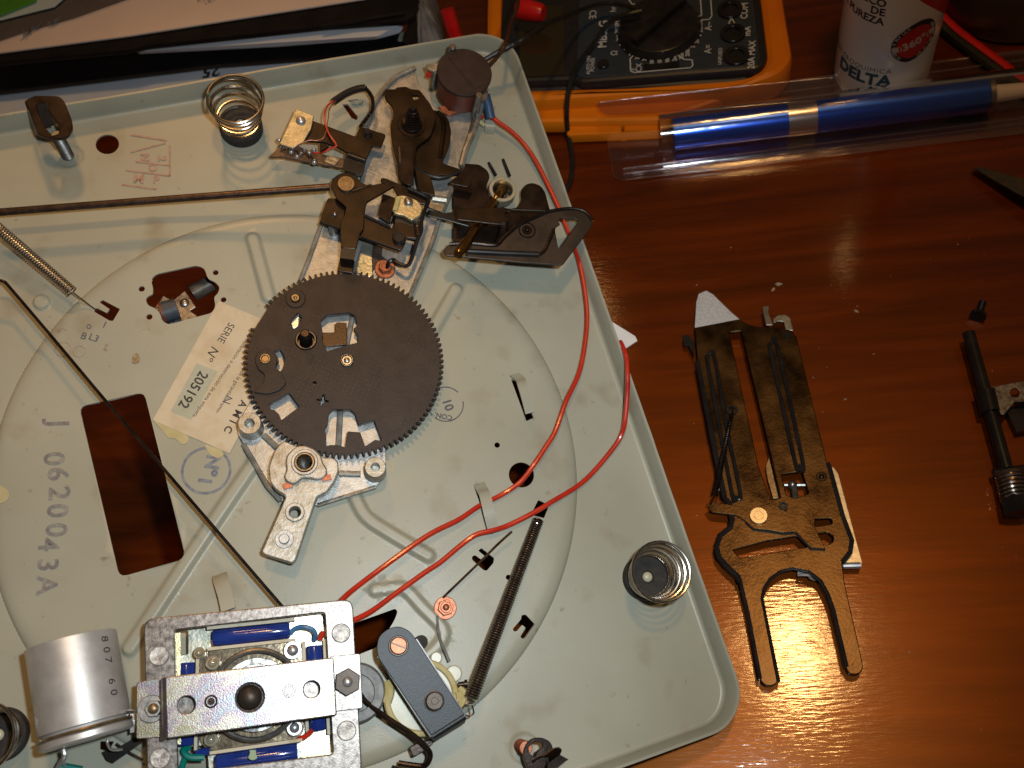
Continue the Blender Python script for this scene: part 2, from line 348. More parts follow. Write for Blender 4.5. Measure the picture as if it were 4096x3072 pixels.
def dome(c, z0, h, r, n=24):
    return lathe(Vector((c.x, c.y, z0)), Z, [(h * math.sin(a), r * math.cos(a)) for a in [PI / 2 * k / 7 for k in range(7)]] + [(h, r * 0.02)], n)
def ringb(c, z0, z1, ro, ri, n=40):
    c = Vector((c.x, c.y, z0)); h = z1 - z0; bv = min(.3, h * .3)
    return lathe(c, Z, [(0, ri), (0, ro), (h - bv, ro), (h, ro - bv), (h, ri + bv), (h - bv, ri), (0, ri)], n, False, False)
def hexb(c, z0, z1, r, rot=0.0):
    c0 = Vector((c.x, c.y, 0)); b = B(); bv = r * .08
    rg = []
    for z, rr in ((z0, r), (z1 - bv * 2, r), (z1, r - bv)):
        rg += [c0 + Vector((math.cos(rot + k * PI / 3) * rr, math.sin(rot + k * PI / 3) * rr, z)) for k in range(6)]
    f = [[i * 6 + k, i * 6 + (k + 1) % 6, (i + 1) * 6 + (k + 1) % 6, (i + 1) * 6 + k] for i in range(2) for k in range(6)] + [list(range(12, 18)), list(range(6))[::-1]]
    return b.add(rg, f)
def helix(p0, p1, r0, r1, turns, wire, seg=12, n=6, ph=0.0):
    ax = (p1 - p0); L_ = ax.length; ax.normalize(); u = ax.orthogonal().normalized(); w_ = ax.cross(u)
    pts = []
    for i in range(int(turns * seg) + 1):
        t = i / (turns * seg); a = ph + 2 * PI * i / seg; r = r0 + (r1 - r0) * t
        pts.append(p0 + ax * L_ * t + (u * math.cos(a) + w_ * math.sin(a)) * r)
    return pts
def rnd(pts, r, n=4):            # round the corners of a closed outline
    out = []; m = len(pts)
    for i in range(m):
        p = pts[i]; a = pts[i - 1] - p; c = pts[(i + 1) % m] - p
        la, lc = a.length, c.length
        if la < 1e-6 or lc < 1e-6: continue
        d = min(r, la * .45, lc * .45); a = p + a / la * d; c = p + c / lc * d
        for k in range(n + 1):
            t = k / n; out.append(a * (1 - t) ** 2 + p * 2 * t * (1 - t) + c * t * t)
    return out
def plate(pts, z0, z1, holes=(), bev=0.3):
    cu = bpy.data.curves.new('c', 'CURVE'); cu.dimensions = '2D'; cu.fill_mode = 'BOTH'
    for lp in [pts] + list(holes):
        s = cu.splines.new('POLY'); s.points.add(len(lp) - 1); s.use_cyclic_u = True
        for q, p in zip(s.points, lp): q.co = (p.x * S, p.y * S, 0, 1)
    h = (z1 - z0) / 2; bev = min(bev, h * .6)
    cu.extrude = (h - bev) * S; cu.bevel_depth = bev * S; cu.bevel_resolution = 1; cu.offset = -bev * S
    o = bpy.data.objects.new('c', cu); scene.collection.objects.link(o)
    dg = bpy.context.evaluated_depsgraph_get(); me = bpy.data.meshes.new_from_object(o.evaluated_get(dg))
    bpy.data.objects.remove(o); bpy.data.curves.remove(cu)
    me.transform(Matrix.Translation((0, 0, (z0 + z1) / 2 * S)))
    return me
def pl(k, pts, z, th, r=0.6, holes=(), bev=0.3, f=P, hr=0.6):   # outline traced at the top face
    return plate(rnd(PP(k, pts, z, f), r), z - th, z, [rnd(PP(k, h, z, f), hr) for h in holes], bev)
def circ(c, r, n=28): return [Vector((c.x + r * math.cos(2 * PI * k / n), c.y + r * math.sin(2 * PI * k / n), c.z)) for k in range(n)]
def slab(p, q, w_, z0, z1):     # bar from p to q
    d = (q - p); d.z = 0; d.normalize(); s = Vector((-d.y, d.x, 0)) * w_ / 2
    pts = [p - s, q - s, q + s, p + s]
    b = B(); v = [Vector((a.x, a.y, z0)) for a in pts] + [Vector((a.x, a.y, z1)) for a in pts]
    return b.add(v, [[3, 2, 1, 0], [4, 5, 6, 7], [0, 1, 5, 4], [1, 2, 6, 5], [2, 3, 7, 6], [3, 0, 4, 7]])
def prism(bot, top):            # arbitrary solid between two loops
    n = len(bot); b = B()
    return b.add(list(bot) + list(top), [list(range(n))[::-1], list(range(n, 2 * n))] + [[i, (i + 1) % n, n + (i + 1) % n, n + i] for i in range(n)])
def ribbon(pts, width, th):     # strip of sheet bent along pts (side = horizontal normal)
    b = B(); v = []; f = []; m = len(pts)
    d0 = pts[-1] - pts[0]; s = Vector((-d0.y, d0.x, 0)).normalized() * width / 2
    for i, p in enumerate(pts):
        t = (pts[min(i + 1, m - 1)] - pts[max(i - 1, 0)]).normalized(); nn = t.cross(s.normalized()) * th / 2
        v += [p - s - nn, p + s - nn, p + s + nn, p - s + nn]
    for i in range(m - 1):
        for k in range(4): f.append([i * 4 + k, i * 4 + (k + 1) % 4, i * 4 + 4 + (k + 1) % 4, i * 4 + 4 + k])
    f += [[3, 2, 1, 0], [4 * m - 4, 4 * m - 3, 4 * m - 2, 4 * m - 1]]
    return b.add(v, f)
def text_mesh(s, size, ext=0.03, weight=0.0, shear=0.0, space=1.0, align='CENTER'):
    cu = bpy.data.curves.new('t', 'FONT'); cu.body = s; cu.size = size * S; cu.align_x = align; cu.align_y = 'CENTER'
    cu.extrude = ext * S; cu.offset = weight * S; cu.shear = shear; cu.space_character = space; cu.resolution_u = 3
    o = bpy.data.objects.new('t', cu); scene.collection.objects.link(o)
    dg = bpy.context.evaluated_depsgraph_get(); me = bpy.data.meshes.new_from_object(o.evaluated_get(dg))
    bpy.data.objects.remove(o); bpy.data.curves.remove(cu); return me
def text(name, s, k, x, y, dx, dy, size, z, m, parent, f=P, **kw):
    c = f(k, x, y, z); e = (f(k, x + dx, y + dy, z) - c); e.z = 0; e.normalize(); up = Z.cross(e)
    sx = kw.pop('sx', 1.0)
    me = text_mesh(s, size, **kw)
    me.transform(Matrix((( e.x * sx, up.x, 0, c.x * S), (e.y * sx, up.y, 0, c.y * S), (0, 0, 1, c.z * S), (0, 0, 0, 1))))
    return part(name, me, m, parent)
def joinm(ms):
    b = bpy.data.meshes.new('j'); v = []; f = []
    for me in ms:
        o = len(v); v += [x.co.copy() for x in me.vertices]; f += [[i + o for i in p.vertices] for p in me.polygons]
    b.from_pydata(v, [], f); b.update(); return b
# ================================================================== TABLE
tb = B(); n = 2
tb.add([(-1500, -700, -30), (1500, -700, -30), (1500, 1600, -30), (-1500, 1600, -30), (-1500, -700, 0), (1500, -700, 0), (1500, 1600, 0), (-1500, 1600, 0)],
       [[3, 2, 1, 0], [4, 5, 6, 7], [0, 1, 5, 4], [1, 2, 6, 5], [2, 3, 7, 6], [3, 0, 4, 7]])
tag(part('table', tb, WOOD), 'varnished red brown wooden table top under everything', 'table', kind='structure')
# ================================================================== TURNTABLE
tt = empty('turntable'); tt.matrix_world = M1
tag(tt, 'upturned record changer deck, cream grey sheet metal with its mechanism showing', 'turntable')
# --- rim lines (deck frame)
def linefit(pts):
    m = sum(pts, Vector((0, 0, 0))) / len(pts); xx = sum((p.x - m.x) ** 2 for p in pts); xy = sum((p.x - m.x) * (p.y - m.y) for p in pts); yy = sum((p.y - m.y) ** 2 for p in pts)
    a = 0.5 * math.atan2(2 * xy, xx - yy); return m, Vector((math.cos(a), math.sin(a), 0))
def isect(l1, l2):
    (p, d), (q, e) = l1, l2; k = d.x * e.y - d.y * e.x; t = ((q.x - p.x) * e.y - (q.y - p.y) * e.x) / k; return p + d * t
RH = 12.0
KEY['o'] = (0, 0, 1)
lt = linefit(PP('o', [(0,457),(820,318),(1600,187)], RH)); lr = linefit(PP('o', [(2100,303),(2269,767),(2412,1193),(2519,1503),(2644,1807),(2796,2295)], RH)); lb = linefit(PP('o', [(2487,3072),(2820,2950)], RH))
TR, BR = isect(lt, lr), isect(lr, lb)
dt = lt[1] if lt[1].x > 0 else -lt[1]; db = lb[1] if lb[1].x > 0 else -lb[1]
TL, BL = TR - dt * 400, BR - db * 400
def loop(inset, z, r):
    c = [TL, TR, BR, BL]; out = []
    nrm = []
    for i in range(4):
        d = (c[(i + 1) % 4] - c[i]); d.z = 0; d.normalize(); nrm.append((c[i], d, Vector((d.y, -d.x, 0))))
    cc = []
    for i in range(4):
        p, d, n_ = nrm[i - 1]; q, e, m_ = nrm[i]
        cc.append(isect((p + n_ * inset, d), (q + m_ * inset, e)))
    for i in range(4):
        p = cc[i]; a = (cc[i - 1] - p).normalized(); b_ = (cc[(i + 1) % 4] - p).normalized()
        # circular fillet
        ang = a.angle(b_); t = r / math.tan(ang / 2); o = p + (a + b_).normalized() * (r / math.sin(ang / 2))
        s = p + a * t - o; e = p + b_ * t - o
        for k in range(15):
            u = k / 14; th = (PI - ang) * u
            v = s * (math.sin((PI - ang) - th) / math.sin(PI - ang)) + e * (math.sin(th) / math.sin(PI - ang))
            out.append(Vector((o.x + v.x, o.y + v.y, z)))
    # straight runs get points too
    res = []
    for i, p in enumerate(out):
        res.append(p); q = out[(i + 1) % len(out)]
        if (i % 15) == 14:
            for k in range(1, 40): res.append(p.lerp(q, k / 40))
    return res
RC = 21.0
floor_loop = loop(5.2, 0, RC - 5)
prof = [(5.2, 0), (4.0, .25), (3.3, 1.0), (3.0, 2.2), (1.6, RH - .6), (1.1, RH), (0.0, RH), (-.3, RH - .6), (1.4, 1), (2.2, -1.2)]
rb = B(); rings = [loop(i_, z_, max(4, RC - i_)) for i_, z_ in prof]
m_ = len(rings[0])
for k, rg in enumerate(rings):      # slight handling dents in the lip
    for p in rg:
        q = noise.noise(p * 0.02) * .5 + noise.noise(p * .15) * .18
        if k > 3: p.z += q * .8; p.x += q * .5; p.y += q * .4
rb.add([p for rg in rings for p in rg], [[i * m_ + k, i * m_ + (k + 1) % m_, (i + 1) * m_ + (k + 1) % m_, (i + 1) * m_ + k] for i in range(len(prof) - 1) for k in range(m_)])
# --- sheet with raised platter well, ribs and cut-outs
DC = Vector((-33.4, 99.7)); DR = 139.0; DH = 3.0
def seg(a, b): return (Vector((a.x, a.y)), Vector((b.x, b.y)))
ribs = []
def addrib(k, pts, w_, h):
    q = [P(k, x, y, 4) for x, y in pts]
    if len(q) > 2: q = catmull(q, 5)
    for i in range(len(q) - 1): ribs.append((*seg(q[i], q[i + 1]), w_, h))
addrib('W', [(546, 515), (580, 640)], 4.3, 2.2)
addrib('W', [(985, 625), (890, 790)], 4.3, 2.2)
addrib('W', [(575, 960), (425, 1180), (280, 1400)], 4.3, 2.2)
addrib('W', [(765, 1070), (790, 1115), (840, 1150), (925, 1200)], 4.0, 2.2)
addrib('M', [(430, 130), (600, 110), (700, 130), (840, 280), (990, 430), (1020, 520), (960, 620), (880, 690)], 3.6, 2.0)
bosses = [(P('G', 365, 900, 1), 4.3, 1.6), (P('A', 560, 1255, 0), 7.0, -0.6), (P('M', 1715, 1490, 0), 7.2, -0.5)]
def sst(x):
    x = max(0.0, min(1.0, x)); return x * x * (3 - 2 * x)
def hgt(x, y):
    p = Vector((x, y)); d = DR - (p - DC).length
    z = 0.0
    if d > -1:
        t = max(0.0, min(1.0, d / 7.0)); z = DH * math.sqrt(max(0, 1 - (1 - t) ** 2)) if d > 0 else 0
    rr = 0.0
    for a, b_, w_, h in ribs:
        ab = b_ - a; t = max(0, min(1, (p - a).dot(ab) / ab.length_squared)); q = (p - (a + ab * t)).length
        if q < w_: rr = max(rr, h * sst((w_ - q) / (w_ * .55)))
    z += rr
    for c, r_, h in bosses:
        q = math.hypot(x - c.x, y - c.y)
        if q < r_: z += h * sst((r_ - q) / 1.2)
    return z + .12 * noise.noise(Vector((x, y, 0)) * .02)
holes = []
def hole(k, pts, r=1.0, z=3): holes.append(rnd(PP(k, pts, z), r, 3))
def hcirc(k, x, y, r, z=3): holes.append(circ(P(k, x, y, z), mmpx(k, x, y, r, z), 26))
hole('W', [('H', 700, 500), ('H', 1275, 372), (402, 1207), (258, 1247)], 3.5)
hole('G', [(1345, 690), (1385, 655), (1740, 578), (1810, 605), (1840, 700), (1905, 725), (1948, 775), (1925, 830), (1893, 860), (1908, 940), (1875, 1000), (1700, 1045), (1495, 1103), (1440, 1075), (1415, 1000), (1370, 955), (1310, 935), (1288, 880), (1310, 850), (1352, 835), (1355, 780), (1340, 730)], 2.2)
for x, y, r in ((1908, 642, 24), (1254, 786, 26), (1322, 1034, 26), (1978, 882, 24)): hcirc('G', x, y, r)
hole('G', [(880, 905), (905, 883), (1062, 965), (1000, 1070), (970, 1068), (833, 988), (838, 960), (862, 958), (945, 1000), (970, 965)], .5)
hole('M', [(1690, 345), (1725, 340), (1808, 425), (1722, 540), (1698, 550), (1678, 530), (1725, 455), (1695, 428), (1650, 482), (1625, 487), (1613, 465), (1685, 380)], .5)
hole('N', [(345, 1525), (368, 1512), (425, 1552), (447, 1525), (393, 1480), (415, 1460), (510, 1535), (505, 1570), (455, 1628), (430, 1622), (348, 1548)], .5)
hcirc('N', 711, 921, 93); hcirc('N', 532, 701, 20); hcirc('A', 863, 1160, 86, 0); hcirc('W', 1098, 1247, 5.5)
hole('N', [(634, 215), (690, 235), (800, 500), (748, 524)], .4)
hole('N', [(365, 1020), (420, 1035), (530, 1340), (488, 1360)], .4)
hole('N', [(835, 1106), (916, 1143), (878, 1240), (780, 1215)], .5)
hole('M', [(150, 450), (540, 312), (605, 288), (624, 315), (600, 385), (560, 450), (450, 620), (200, 720)], 2)
hole('B', [(855, 447), (950, 433), (1008, 455), (985, 482), (940, 482)], .5, 0)
hole('B', [(815, 480), (862, 478), (955, 590), (945, 622), (900, 604)], .5, 0)
hole('K', [(860, 1430), (980, 1430), (940, 1510), (860, 1500)], .5, 0)
def inpoly(x, y, pg):
    c = False; j = len(pg) - 1
    for i in range(len(pg)):
        a, b_ = pg[i], pg[j]
        if (a.y > y) != (b_.y > y) and x < (b_.x - a.x) * (y - a.y) / (b_.y - a.y) + a.x: c = not c
        j = i
    return c
vs = [Vector((p.x, p.y)) for p in floor_loop]; ed = [(i, (i + 1) % len(vs)) for i in range(len(vs))]
for h in holes:
    o = len(vs); vs += [Vector((p.x, p.y)) for p in h]; ed += [(o + i, o + (i + 1) % len(h)) for i in range(len(h))]
for k, rr in enumerate((DR + .15, DR, DR - .3, DR - .8, DR - 1.6, DR - 2.6, DR - 4, DR - 5.5, DR - 7)):
    for i in range(420):
        a = 2 * PI * (i + k * .5) / 420; vs.append(Vector((DC.x + rr * math.cos(a), DC.y + rr * math.sin(a))))
fl2 = [Vector((p.x, p.y, 0)) for p in floor_loop]
hb = [(min(p.x for p in h), max(p.x for p in h), min(p.y for p in h), max(p.y for p in h), h) for h in holes]
vs = [v for i, v in enumerate(vs) if i < len(floor_loop) + sum(len(h) for h in holes) or (inpoly(v.x, v.y, fl2) and not any(b_[0] - .3 < v.x < b_[1] + .3 and b_[2] - .3 < v.y < b_[3] + .3 and inpoly(v.x, v.y, b_[4]) for b_ in hb))]
x0, x1 = min(v.x for v in vs), max(v.x for v in vs); y0, y1 = min(v.y for v in vs), max(v.y for v in vs)
def near_rib(x, y):
    p = Vector((x, y))
    for a, b_, w_, h in ribs:
        ab = b_ - a; t = max(0, min(1, (p - a).dot(ab) / ab.length_squared))
        if (p - (a + ab * t)).length < w_ + .8: return True
    return any(math.hypot(x - c.x, y - c.y) < r_ + 1 for c, r_, h in bosses)
y = y0 + 1; st = .8
iy = 0
while y < y1:
    x = x0 + 1; ix = 0
    while x < x1:
        coarse = (ix % 5 == 0 and iy % 5 == 0)
        if (coarse or near_rib(x, y)) and (abs((Vector((x, y)) - DC).length - DR + 3.5) > 4.6 or near_rib(x, y)) and inpoly(x, y, fl2) \
           and not any(b_[0] - .3 < x < b_[1] + .3 and b_[2] - .3 < y < b_[3] + .3 and inpoly(x, y, b_[4]) for b_ in hb):
            vs.append(Vector((x, y)))
        x += st; ix += 1
    y += st; iy += 1
ov, oe, of, *_ = geometry.delaunay_2d_cdt(vs, ed, [], 0, 1e-4)
cb = B(); keep = []
for f_ in of:
    cx = sum(ov[i].x for i in f_) / 3; cy = sum(ov[i].y for i in f_) / 3
    if not inpoly(cx, cy, fl2): continue
    if any(b_[0] < cx < b_[1] and b_[2] < cy < b_[3] and inpoly(cx, cy, b_[4]) for b_ in hb): continue
    keep.append(list(f_))
cb.add([Vector((v.x, v.y, hgt(v.x, v.y))) for v in ov], keep)
me = mesh_of(cb, 'deck_sheet')
deck = part('deck_sheet', me, PNT, tt, ang=50)
so = deck.modifiers.new('s', 'SOLIDIFY'); so.thickness = 1.2 * S; so.offset = -1
es = deck.modifiers.new('e', 'EDGE_SPLIT'); es.split_angle = math.radians(45)
part('rim', rb, PNT, tt, ang=45)
# --- lanced tabs
def tab(k, pts, zs, w_):
    q = [P(k, x, y, z) for (x, y), z in zip(pts, zs)]; part('cable_tab', ribbon(catmull(q, 4), w_, 1.0), PNT, tt)
tab('N', [(660, 180), (700, 215), (715, 250), (745, 350), (775, 465)], [3.5, 6, 9.5, 10, 9], 5.0)
tab('N', [(400, 985), (420, 1030), (440, 1065), (470, 1190), (500, 1310)], [3.5, 6, 9, 9.6, 8], 5.6)
tab('L', [(815, 0), (820, 40), (865, 180), (890, 300)], [4, 7, 10, 11], 6.6)
tab('C', [(885, 940), (885, 1000), (875, 1060)], [5, 4, .5], 5.4)
tab('B', [(900, 470), (940, 465), (990, 455)], [0, 1.5, 1.0], 2.2)
# --- suspension springs on rubber feet
def foot(k, x, y, ph):
    c = P(k, x, y, 0)
    rr = part('rubber_foot', mergeB(ringb(c, 0, 6, 11.3, 3.0), cyl(c, .2, 5.3, 3.1)), RUB, tt)
    part('rivet', dome(c, 5.3, 1.6, 2.5), NYLP, rr)
    hp = helix(Vector((c.x, c.y, 6.2)), Vector((c.x, c.y, 28)), 9.6, 14.0, 4.3, .8, 28, 8, ph)
    hp = [Vector((c.x + 9.8 * math.cos(a), c.y + 9.8 * math.sin(a), 6.2)) for a in []] + hp
    # closed end turn
    a0 = math.atan2(hp[-1].y - c.y, hp[-1].x - c.x); a1 = math.atan2(hp[-2].y - c.y, hp[-2].x - c.x); sg = 1 if math.sin(a0 - a1) > 0 else -1
    hp += [Vector((c.x + 14.0 * math.cos(a0 + sg * t), c.y + 14.0 * math.sin(a0 + sg * t), 28 + t * .12)) for t in [i * .22 for i in range(1, 27)]]
    part('suspension_spring', tube(hp, .72, 8), SPRW, tt)
foot('A', 1943, 1040, 1.0); foot('S', 342, 385, 2.6); foot('K', 20, 1370, 0.5)
# --- transit screws with clips
def bolt(k, x, y, h):
    c = P(k, x, y, 0); pr = [(0, 3.2)]
    z = .5
    while z < h: pr += [(z, 3.1), (z + .35, 2.7)]; z += .7
    pr.append((h, 2.7)); return c, lathe(Vector((c.x, c.y, 0)), Z, pr, 24)
c, b = bolt('A', 545, 1250, 19); t1 = part('transit_screw', b, STLD, tt)
part('clip', pl('A', [(200, 805), (280, 768), (475, 772), (515, 810), (572, 950), (583, 1030), (545, 1095), (470, 1115), (390, 1108), (305, 1085), (270, 980)], 22, 2.2, 1.5,
     [[(285, 835), (360, 822), (400, 900), (480, 1020), (470, 1075), (420, 1090), (340, 1000)]]), BRN2, t1)
part('clip_tongue', prism([P('A', 290, 850, 18), P('A', 390, 840, 18), P('A', 440, 1010, 17), P('A', 370, 1020, 17)], [P('A', 285, 835, 23), P('A', 375, 825, 23), P('A', 430, 990, 19), P('A', 350, 1000, 19)]), BLK, t1)
part('clip_leg', prism([P('A', 200, 830, 10), P('A', 250, 930, 10), P('A', 300, 1070, 14), P('A', 290, 1090, 14)], [P('A', 200, 805, 21), P('A', 230, 850, 21), P('A', 310, 1050, 21), P('A', 305, 1085, 21)]), BRN2, t1)
c, b = bolt('a', 1730, 1070, 15); t2 = part('transit_screw', b, COP, tt)
part('clip', pl('a', [(1760, 1190), (1755, 1110), (1785, 1040), (1840, 1000), (1920, 995), (1990, 1028), (2020, 1085), (2000, 1150), (1960, 1230), (1900, 1330), (1820, 1330)], 17, 2.5, 1.5,
     [[(1800, 1080), (1850, 1035), (1920, 1040), (1930, 1080), (1880, 1110), (1860, 1170), (1810, 1140)]]), BRN2, t2)
part('clip_ear', prism([P('a', 1980, 1100, 15), P('a', 2140, 1185, 15), P('a', 2060, 1270, 15), P('a', 1950, 1330, 15)], [P('a', 1985, 1095, 20), P('a', 2155, 1190, 20), P('a', 2040, 1270, 20), P('a', 1960, 1330, 20)]), BRN2, t2)
part('clip_tongue', ribbon(catmull([P('a', 1880, 1180, 17), P('a', 1960, 1130, 24), P('a', 2040, 1130, 22), P('a', 2000, 1220, 18), P('a', 1950, 1300, 16)], 4), 6, 1.2), BRN2, t2)
# --- rods and extension springs
part('pull_rod', tube([P('W', -60, 463, 15), P('W', 330, 433, 15), P('W', 712, 404, 22)], 1.9, 12), mat('dark_rod_steel', (0.05, 0.03, 0.022), (0.11, 0.07, 0.05), 0.32, 0.7, 300), tt, 'thick rusty rod running to the lever pivot')
part('link_rod', tube(catmull([P('W', -60, 598, 14), P('W', -6, 605, 14), P('W', 9, 609, 14), P('W', 22, 622, 14), P('W', 120, 737, 15), P('W', 230, 868, 16), P('W', 420, 1090, 17), P('W', 620, 1322, 18)], 6), .78, 8), BRN2, tt, 'thin bent rod crossing the rectangular cut-out')
def espring(k, a, b_, za, zb, r, turns, wire, m, r2=None, label=None):
    p0, p1 = P(k, *a, za), P(k, *b_, zb)
    return part('extension_spring', tube(helix(p0, p1, r, r2 or r, turns, wire, 14), wire, 5), m, tt, label)
s = espring('G', (-60, 215), (640, 810), 14, 8, 2.75, 37, .33, DSPW, 2.5, 'open coil spring at the left edge')
part('hook', tube(catmull([P('G', 600, 850, 8), P('G', 640, 820, 9), P('G', 700, 860, 7), P('G', 840, 965, 3), P('G', 900, 985, 1)], 5), .35, 6), DSPW, s)
s = espring('W', (1163, 1122), (1018, 1508), 5, 20, 2.6, 76, .33, DSPW, 3.1, 'long close coiled spring beside the idler arm')
part('hook', tube(catmull([P('a', 1310, 690, 20), P('a', 1250, 700, 20), P('a', 1215, 750, 20), P('a', 1260, 805, 20), P('a', 1315, 780, 20), P('a', 1300, 710, 20)], 5), .4, 6), DSPW, s)
part('inner_core', tube([P('W', 1163, 1122, 5), P('W', 1018, 1508, 20)], 2.0, 10), BRN2, s)
# --- copper nut with wire spring
c = P('M', 1032, 285, 3); wn = part('copper_washer', ringb(c, 3, 4.2, 5.4, 1), COP, tt)
part('nut', mergeB(hexb(c, 4.2, 7.6, 3.9, .3), cyl(c, 7.6, 8.4, 2.6)), COP, wn); part('screw_end', dome(c, 8.4, 1, 1.6), COP, wn)
part('tension_wire', tube(catmull([P('N', 642, 1338, 13), P('N', 540, 1430, 11), P('N', 430, 1540, 8), P('M', 1060, 150, 6), P('M', 1020, 190, 5)], 4), .65, 6), RUST, wn)
part('tension_wire', tube(catmull([P('M', 962, 350, 5), P('M', 975, 480, 7), P('M', 1000, 580, 8), P('M', 1040, 670, 9), P('M', 1070, 745, 9)], 4), .7, 6), STL, wn)
# --- red wires
wz = lambda L_: [P(k, x, y, z) for k, x, y, z in L_]
part('red_wire', tube(catmull(wz([('C', 900, 890, 8), ('C', 960, 950, 8), ('C', 1110, 1060, 7), ('C', 1250, 1210, 6), ('C', 1380, 1420, 6), ('W', 1210, 455, 5), ('X', 1640, 900, 3), ('W', 1245, 545, 4), ('W', 1262, 620, 4), ('W', 1268, 700, 4), ('N', 1145, 140, 5), ('N', 1040, 380, 7), ('N', 960, 600, 7), ('N', 900, 700, 7), ('N', 800, 850, 7), ('N', 700, 975, 6), ('N', 560, 1070, 5), ('N', 400, 1150, 6), ('N', 250, 1250, 8), ('N', 0, 1380, 10), ('M', 380, 20, 12), ('M', 170, 190, 18), ('M', 130, 270, 20)]), 7), 1.28, 10), RED, tt, 'red wire from the capacitor post to the motor')
part('red_wire', tube(catmull(wz([('N', 1440, -60, 9), ('N', 1460, -20, 12), ('N', 1486, 60, 15.5), ('N', 1494, 190, 15.5), ('N', 1492, 330, 12), ('N', 1475, 520, 8), ('N', 1450, 620, 4), ('N', 1395, 715, 2.5), ('N', 1250, 890, 2), ('N', 1130, 1000, 3), ('N', 950, 1110, 6), ('N', 800, 1200, 7), ('N', 620, 1290, 7), ('N', 500, 1330, 8), ('N', 380, 1360, 8), ('N', 270, 1435, 8), ('N', 120, 1560, 9), ('N', 0, 1640, 10), ('M', 620, 150, 12), ('M', 400, 310, 15), ('M', 200, 410, 19)]), 7), 1.28, 10), RED, tt, 'red wire looping over the right rim')
part('wire_sleeve', prism([P('W', 1322, 697, 6), P('W', 1372, 728, 2), P('W', 1377, 738, 2), P('W', 1340, 762, 6)], [P('W', 1322, 695, 9), P('W', 1372, 726, 5), P('W', 1377, 736, 5), P('W', 1340, 760, 9)]), WHT, tt, 'white sleeve tag poking out over the right rim')
# --- paper label
lz = 3.6
lc = [P('G', 1935, 895, lz), P('G', 2700, 1210, lz), P('H', 2030, 915, lz) + (P('H', 2400, 480, lz) - P('H', 2400, 480, lz)), P('H', 1350, 620, lz)]
e_ = lc[1] - lc[0]; lc[1] = lc[0] + e_.normalized() * (lc[2] - lc[3]).length * 1.02
lab = part('paper_label', plate(rnd(lc, .4), lz - .25, lz, bev=.05), PAPO, tt)
tx = (-190, 300)
text('print', 'SERIE', 'G', 1998, 1175, *tx, 5.2, lz + .02, INKD, lab, sx=.95)
text('print', 'N\u00ba', 'G', 1875, 1355, *tx, 6.4, lz + .02, INKD, lab, shear=.2)
rc = PP('H', [(1740, 120), (1920, 190), (1690, 610), (1510, 545)], lz + .02)
gr = B(); ga, gb = rc[1] - rc[0], rc[3] - rc[0]
for i in range(17): gr = mergeB(gr, slab(rc[0] + ga * i / 16, rc[0] + ga * i / 16 + gb, .14, lz + .01, lz + .05))
for i in range(42): gr = mergeB(gr, slab(rc[0] + gb * i / 41, rc[0] + gb * i / 41 + ga, .14, lz + .01, lz + .05))
part('print_screen', gr, INKG, lab)
text('print', '205192', 'H', 1707, 350, -195, 305, 6.8, lz + .08, INKD, lab, weight=.10, sx=1.0)
text('print', 'AMIC', 'H', 2082, 590, -240, 420, 5.0, lz + .02, INKD, lab, weight=.12, space=1.75)
text('print', 'no de caducidad de la garant\u00eda la remo-', 'G', 2120, 1560, -190, 310, 2.75, lz + .02, INKD, lab, sx=.98)
text('print', 'ci\u00f3n, alteraci\u00f3n o destrucci\u00f3n de esta etiqueta.', 'H', 1975, 215, -205, 300, 2.75, lz + .02, INKD, lab, sx=.98)
text('print', 'N', 'H', 2010, 440, -150, 300, 5.5, lz + .02, INKK, lab)
part('glue_stain', pl('H', [(1350, 625), (1500, 655), (1620, 730), (1675, 770), (1660, 820), (1610, 838), (1550, 780), (1490, 780), (1430, 700)], 3.45, .2, 1.2, bev=.02), GLUE, lab)
part('glue_stain', pl('H', [(1800, 830), (1960, 880), (1985, 930), (1930, 960), (1860, 930)], 3.4, .2, 1.2, bev=.02), GLUE, lab)
# --- ink stamps on the sheet
for s_, y_, x_ in (('J', 650, 510), ('0', 960, 470), ('6', 1095, 505), ('2', 1265, 515), ('0', 1420, 500), ('0', 1590, 490)):
    text('stamp', s_, 'H', x_, y_, -6, 100, 13.0, 3.3, INKP, deck, weight=.2)
for s_, x_, y_ in (('4', 103, 1176), ('3', 101, 1220), ('A', 99, 1264)): text('stamp', s_, 'W', x_, y_, -6, 100, 12.5, 3.3, INKP, deck, weight=.2)
c = P('H', 1825, 1065, 3.2); part('stamp', ringb(c, 3.1, 3.26, 11.6, 10.4), INKB, deck)
text('stamp', 'N\u00ba', 'H', 1868, 1020, -20, 100, 9.0, 3.25, INKB, deck, weight=.35); text('stamp', '1', 'H', 1806, 1155, -20, 100, 8.5, 3.25, INKB, deck, weight=.35)
c = P('I', 1722, 1105, 3.2)
arc = B()
for a0, a1 in ((-2.2, .2), (.8, 2.3), (3.4, 3.9)):
    pts = [Vector((c.x + 9 * math.cos(a0 + (a1 - a0) * i / 16), c.y + 9 * math.sin(a0 + (a1 - a0) * i / 16), 3.2)) for i in range(17)]
    for i in range(16): arc = mergeB(arc, slab(pts[i], pts[i + 1], .55, 3.1, 3.25))
part('stamp', arc, INKK, deck)
text('stamp', '10', 'I', 1738, 1110, 40, 110, 6.4, 3.2, INKK, deck, weight=.15); text('stamp', 'CON.', 'I', 1705, 1200, -100, -20, 3.6, 3.2, INKK, deck, weight=.1)
